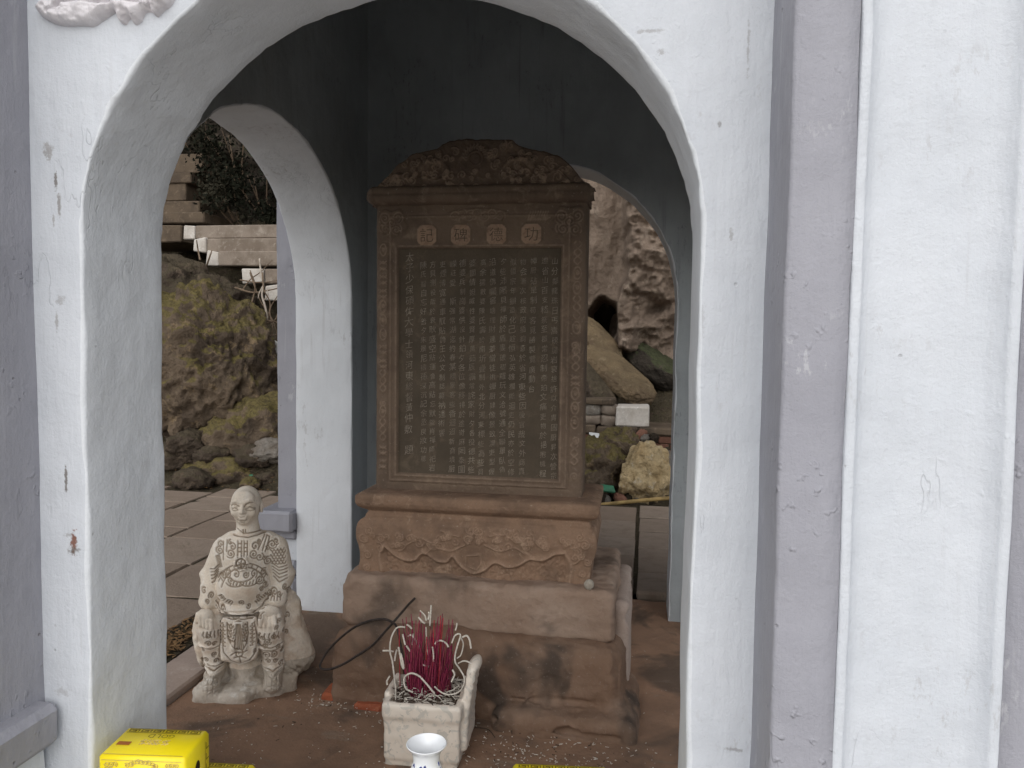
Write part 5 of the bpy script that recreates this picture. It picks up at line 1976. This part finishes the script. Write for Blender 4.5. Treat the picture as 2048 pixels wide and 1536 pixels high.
def step(x0, z0, z1, wend, y0, xr=-2.2, y1=8.0):
    S_ = link('step', None, STR, (0, 0, 0))
    MB().box(x0 + wend, xr, y0, y1, z0, z1 - .004, 0, .012, .004).obj('tread', CONC, S_)
    MB().box(x0, x0 + wend - .002, y0 - .008, y0 + .9, z0 + .002, z1, 0, .010, .012).obj('white_end', LIMEWASH, S_)


for px0, py0, py1, pw, y0 in ((368, 450, 478, 22, 6.50), (389, 477, 504, 24, 6.46), (412, 502, 531, 24, 6.42), (485, 537, 566, 44, 6.36), (530, 570, 601, 30, 6.30), (556, 603, 634, 30, 6.24)):
    a, b_ = at_y(px0, py0, y0), at_y(px0 + pw, py1, y0)
    step(a[0], b_[2], a[2], b_[0] - a[0], y0)
UPS = empty('upper_steps', (0, 0, 0), 'brown weathered steps higher up beside the dark cliff', 'steps')
for px0, px1, py0, py1, y0 in ((250, 405, 310, 345, 7.3), (250, 382, 346, 366, 7.25), (250, 372, 367, 402, 7.28), (250, 398, 404, 425, 7.05), (250, 408, 426, 446, 6.95), (240, 362, 450, 485, 6.8)):
    a, b_ = at_y(px0, py0, y0), at_y(px1, py1, y0)
    MB().box(a[0], b_[0], y0, y0 + .9, b_[2], a[2] - .003, 0, .012, .006).obj('step', CONCDARK, UPS)

# dry vines and twigs between boulder and steps
rt_ = random.Random(6)
TW = [([(478, 590), (500, 560), (520, 545), (545, 520)], 6.0), ([(470, 575), (505, 585), (540, 580), (562, 575)], 5.9), ([(490, 640), (505, 600), (510, 570), (500, 540)], 5.8), ([(535, 700), (545, 660), (540, 620), (556, 590)], 5.8),
      ([(500, 545), (520, 600), (545, 640), (560, 690)], 5.9), ([(480, 560), (520, 565), (562, 560)], 6.0), ([(515, 690), (530, 650), (550, 640), (560, 610)], 5.7), ([(400, 520), (396, 500), (393, 480)], 6.3), ([(412, 535), (420, 512), (424, 500)], 6.3),
      ([(530, 640), (555, 645), (566, 655)], 5.7), ([(505, 655), (530, 670), (560, 668)], 5.7), ([(540, 735), (548, 690), (558, 660)], 5.7), ([(525, 545), (528, 580), (540, 605), (536, 640)], 5.6), ([(375, 560), (380, 545), (383, 530)], 6.2)]
for i, (pp, Yt) in enumerate(TW):
    pts = [at_y(a, b_, Yt + rt_.uniform(-.08, .08)) for a, b_ in pp]
    V, F = tube(spline(pts, 18), np.linspace(.011, .005, 18) * rt_.uniform(.7, 1.1), 5)
    o = part('dry_vine', V, F, BARK)
    tag(o, 'brown dry vine tangled between the huge boulder and the steps', 'vine', 'dry vines below the steps')
pts = [at_y(a, b_, 5.6) for a, b_ in ((519, 517), (522, 545), (527, 570), (524, 590), (530, 612), (535, 640))]
V, F = tube(spline(pts, 24), np.linspace(.008, .011, 24), 6)
o = part('bleached_twig', V, F, PALEBARK)
for pp in (((526, 572), (519, 585), (516, 597)), ((529, 600), (536, 590), (533, 575))):
    V, F = tube(spline([at_y(a, b_, 5.6) for a, b_ in pp], 10), np.linspace(.008, .004, 10), 5)
    part('side_shoot', V, F, PALEBARK, o)
tag(o, 'pale bleached forked twig hanging before the lower steps', 'twig')
p = at_y(546, 693, 5.5)
m = MB(); random.seed(2)
m.box(-.06, .06, -.01, .01, -.06, .06, 0, .004, .012)
o = m.obj('white_scrap', PAPER); o.location = p; o.rotation_euler = (.3, .5, .2)
tag(o, 'crumpled white scrap beside the mauve pillar among vines', 'scrap')
V, F = tube([at_z(498, 953, .10), at_z(530, 951, .10), at_z(575, 949, .10)], .018, 8)
o = part('green_rod', V, F, GREENP)
tag(o, 'green plastic rod lying at the edge of the paving', 'rod')


# shrubs clinging to the dark cliff
def leaf_mass(name, c, r, n, size, mt, seed):
    rg = np.random.default_rng(seed)
    D_ = rg.normal(size=(n, 3)); D_ /= np.linalg.norm(D_, axis=1)[:, None]
    cl = rg.normal(size=(14, 3)) * .45
    P = cl[rg.integers(0, 14, n)] + D_ * rg.uniform(0, 1, n)[:, None] ** .5 * .42
    P = P * np.array(r)
    A = rg.normal(size=(n, 3)); A /= np.linalg.norm(A, axis=1)[:, None]
    B_ = np.cross(A, rg.normal(size=(n, 3))); B_ /= np.linalg.norm(B_, axis=1)[:, None]
    s = size * rg.uniform(.6, 1.3, n)[:, None]
    V = np.stack([P - A * s, P + B_ * s * .5, P + A * s, P - B_ * s * .5], 1).reshape(-1, 3)
    F = np.arange(4 * n).reshape(-1, 4)
    return mesh(name, V, F, mt, False)


for i, (px, py, Yb, r, mt, lab) in enumerate(((450, 300, 7.2, (.5, .4, .5), LEAFG, 'dark shrub at the top of the view through the left arch'), (500, 380, 7.0, (.42, .4, .38), LEAFG, 'dark shrub above the steps, right of the upper steps'),
                                              (440, 400, 7.1, (.34, .3, .34), LEAFG2, 'grey-green shrub just over the top white-ended step'), (545, 430, 6.8, (.3, .3, .25), LEAFG, 'small dark shrub where the steps meet the mauve pillar'), (375, 270, 7.5, (.5, .4, .4), LEAFG2, 'grey-green shrub over the upper steps'))):
    p = at_y(px, py, Yb)
    S_ = empty('cliff_shrub', p, lab, 'shrub', 'shrubs on the cliff')
    link('foliage', leaf_mass('foliage', p, r, 800, .03, mt, 80 + i), S_)
    m = MB()
    for k in range(4):
        a = k * 1.6
        m.tube([(0, .5, -r[2]), (.1 * math.cos(a), .2, -.3 * r[2]), (.5 * r[0] * math.cos(a), .1 * math.sin(a), .4 * r[2])], [.014, .01, .004], 5)
    m.obj('stems', BARK, S_)

# ------------------------------------------------------------------ behind the back arch
LED = empty('brick_ledge', (.3, 5.8, .3), 'low weathered brick ledge with cement coping behind the back arch', 'ledge')
LED.location = (0, 0, 0)
rs = random.Random(3)
random.seed(19)
xk = -1.5
while xk < 2.2:
    L = rs.uniform(.34, .5)
    MB().box(xk, xk + L - .012, 5.74, 6.2, .425, .500 + rs.uniform(-.008, .01), 0, .012, .006).obj('coping', CONCDARK, LED)
    xk += L
for row in range(2):
    xk = -1.5 + .1 * row
    while xk < 2.2:
        MB().box(xk, xk + .19, 5.76 + rs.uniform(-.006, .006), 5.86, .285 + row * .069, .347 + row * .069, 0, .006, .004).obj('brick', OLDBRICK, LED)
        xk += .202
MB().box(-1.5, 2.2, 5.785, 6.2, .0, .424).obj('mortar', CONCDARK, LED)
# rough stone wall stub left of the whitewashed block
LW = empty('rubble_wall', (0, 0, 0), 'low rubble stone wall with flat coping, left of the white block', 'wall')
xk = -1.2
k = 0
while xk < .19:
    L = rs.uniform(.10, .2)
    for row in range(2):
        V, F = ICO[3]
        n = V
        P = np.sign(n) * np.abs(n) ** .55 * (1 + .12 * fbm(n * 1.7 + k, 3, k))[:, None] * np.array([L * .52, .10, .055])
        link('wall_stone', mesh('wall_stone', P, F, RUBBLE if rs.random() < .5 else CONC, True), LW, (xk + L / 2, 5.87, .545 + row * .095), (0, rs.uniform(-.1, .1), 0))
        k += 1
    xk += L
random.seed(5)
for x0, x1 in ((-1.25, -.62), (-.61, -.12), (-.11, .215)):
    MB().box(x0, x1, 5.76, 6.02, .695, .745, 0, .01, .008).obj('coping', CONCDARK, LW)
a, b_ = at_y(1232, 812, 5.74), at_y(1299, 849, 5.74)
m = MB(); random.seed(8)
m.box(a[0], b_[0], 5.74, 6.0, .505, a[2], 0, .012, .006)
o = m.obj('whitewashed_block', LIMEWASH)
tag(o, 'square whitewashed concrete block on the ledge', 'block')
# fallen ochre rocks under the cave
def slabrock(c0, c1, w_, t_, seed, mt, lab):
    c0, c1 = np.array(c0), np.array(c1)
    L = np.linalg.norm(c1 - c0)
    d = (c1 - c0) / L
    o = rock('fallen_rock', (c0 + c1) / 2, (L * .56, w_, t_), seed, mt, 5, .12, (0, 0, 0), lab, 'rock', 'fallen rocks under the cave', 1.2, .25)
    o.rotation_euler = (0, -math.asin(d[2]), math.atan2(d[1], d[0]))


slabrock(at_y(1185, 705, 6.9), at_y(1290, 800, 6.45), .22, .13, 3, SLABROCK, 'long ochre rock slanting down to the right under the cave')
slabrock(at_y(1150, 640, 7.2), at_y(1225, 720, 6.95), .2, .14, 8, SLABROCK, 'rounded ochre rock above the long slanting one')
slabrock(at_y(1150, 720, 6.7), at_y(1215, 805, 6.4), .2, .10, 11, GREYROCK, 'dark flat rock left of the long slanting one')
slabrock(at_y(1270, 700, 7.4), at_y(1360, 770, 7.2), .3, .16, 15, CLIFF, 'dark rock in the hollow under the limestone')
# rubble heap at the edge of the paving
rock('rubble_boulder', (.13, 4.98, .20), (.26, .24, .27), 21, MOSSROCK, 5, .26, (0, 0, .4), 'grey mossy rock of the heap behind the back arch', 'boulder', 'rubble boulders behind the arch', 1.7)
rock('rubble_boulder', (.50, 4.94, .17), (.24, .20, .27), 27, YELLOWROCK, 5, .26, (0, 0, 1.1), 'yellow-orange rock of the heap behind the back arch', 'boulder', 'rubble boulders behind the arch', 1.7)
rock('rubble_boulder', (.30, 5.10, .33), (.20, .2, .20), 33, MOSSROCK, 5, .28, (0, 0, 2.0), 'green mossy rock topping the heap behind the back arch', 'boulder', 'rubble boulders behind the arch', 1.7)
rock('rubble_boulder', (.74, 5.12, .12), (.18, .2, .22), 35, RUBBLE, 4, .3, (0, 0, .2), 'grey rock at the right end of the heap', 'boulder', 'rubble boulders behind the arch', 1.7)
rock('rubble_boulder', (-.22, 5.0, .12), (.2, .2, .2), 37, GREYROCK, 4, .3, (0, 0, .2), 'dark rock at the left end of the heap', 'boulder', 'rubble boulders behind the arch', 1.7)
sm_ = []
for k in range(5):
    V, F = ICO[3]
    P = V * (1 + .28 * fbm(V * 1.6 + k * 7, 3, 90 + k))[:, None]
    sm_.append([mesh('rubble_stone', P, F, mt, False) for mt in (RUBBLE, GREYROCK, YELLOWROCK, OLDBRICK)])
rs = random.Random(55)
for k in range(70):
    x, y = rs.uniform(-.5, 1.0), rs.uniform(4.70, 5.72)
    if y > 5.2:
        z = .12 + (y - 4.6) * .26
    else:
        z = .03 + (y - 4.62) * .26
        if -.1 < x < .75:
            y = 4.68 + rs.uniform(0, .06); z = .02
    s = rs.uniform(.02, .055)
    o = link('rubble_stone', sm_[rs.randrange(5)][rs.choice((0, 0, 1, 1, 2, 3))], None, (x, y, z + s * .3), (rs.uniform(0, 6), rs.uniform(0, 6), rs.uniform(0, 6)), (s * 1.4, s, s * .8))
    tag(o, 'small loose stone scattered around the rock heap behind the back arch', 'stone', 'loose rubble around the heap')
for (px, py, Yt, sx, sy, mt, lab) in ((1247, 891, 5.25, .075, .025, PAPER, 'white tile shard lying on the mossy heap'), (1228, 884, 5.3, .075, .04, GREENT, 'teal plastic scrap beside the white tile shard'), (1272, 892, 5.25, .04, .06, PAPER, 'pale triangular shard right of the tile shard'),
                                   (1215, 977, 4.66, .055, .035, GREENP, 'bright green scrap low on the mossy rock'), (1195, 874, 5.4, .07, .04, PAPER, 'crumpled white scrap at the back of the heap')):
    p = at_y(px, py, Yt)
    random.seed(int(px))
    m = MB(); m.box(-sx, sx, -sy, sy, -.008, .008, 0, .003, .006)
    o = m.obj('scrap', mt); o.location = p; o.rotation_euler = (.75, .1, .3)
    tag(o, lab, 'scrap', 'scraps on the heap')
p0, p1 = at_y(1180, 1012, 4.60), at_y(1420, 990, 4.66)
pts = spline([p0, (p0 + p1) / 2 + np.array([0, 0, .006]), p1], 40)
V, F = tube(pts, .0155 * (1 + .12 * (np.arange(40) % 9 == 0)), 10)
o = part('bamboo_pole', V, F, BAMBOO)
tag(o, 'long yellow bamboo pole lying in front of the rock heap', 'pole')
# drain strip end and dry leaves
m = MB(); rs = random.Random(10)
for k in range(900):
    if k < 650:
        x, y = -1.395 + rs.gauss(0, .035), rs.uniform(1.0, 2.0)
        z = .030
    else:
        x, y = rs.uniform(-4.5, -1.4), 4.35 + abs(rs.gauss(0, .25))
        z = .04 + max(0, y - 4.45) * .5
    a, s = rs.uniform(0, 6.28), rs.uniform(.008, .022)
    ca, sa = math.cos(a), math.sin(a)
    zt_ = rs.uniform(0, .014)
    m.add([(x - ca * s, y - sa * s, z + zt_), (x - sa * s * .4, y + ca * s * .4, z + .006), (x + ca * s, y + sa * s, z + .003), (x + sa * s * .4, y - ca * s * .4, z + .008)], [(0, 1, 2, 3)])
o = m.obj('dry_leaves', LEAFDRY); kind(o, 'stuff', 'brown dry leaves along the kerb and the paving edge'); o['category'] = 'leaves'
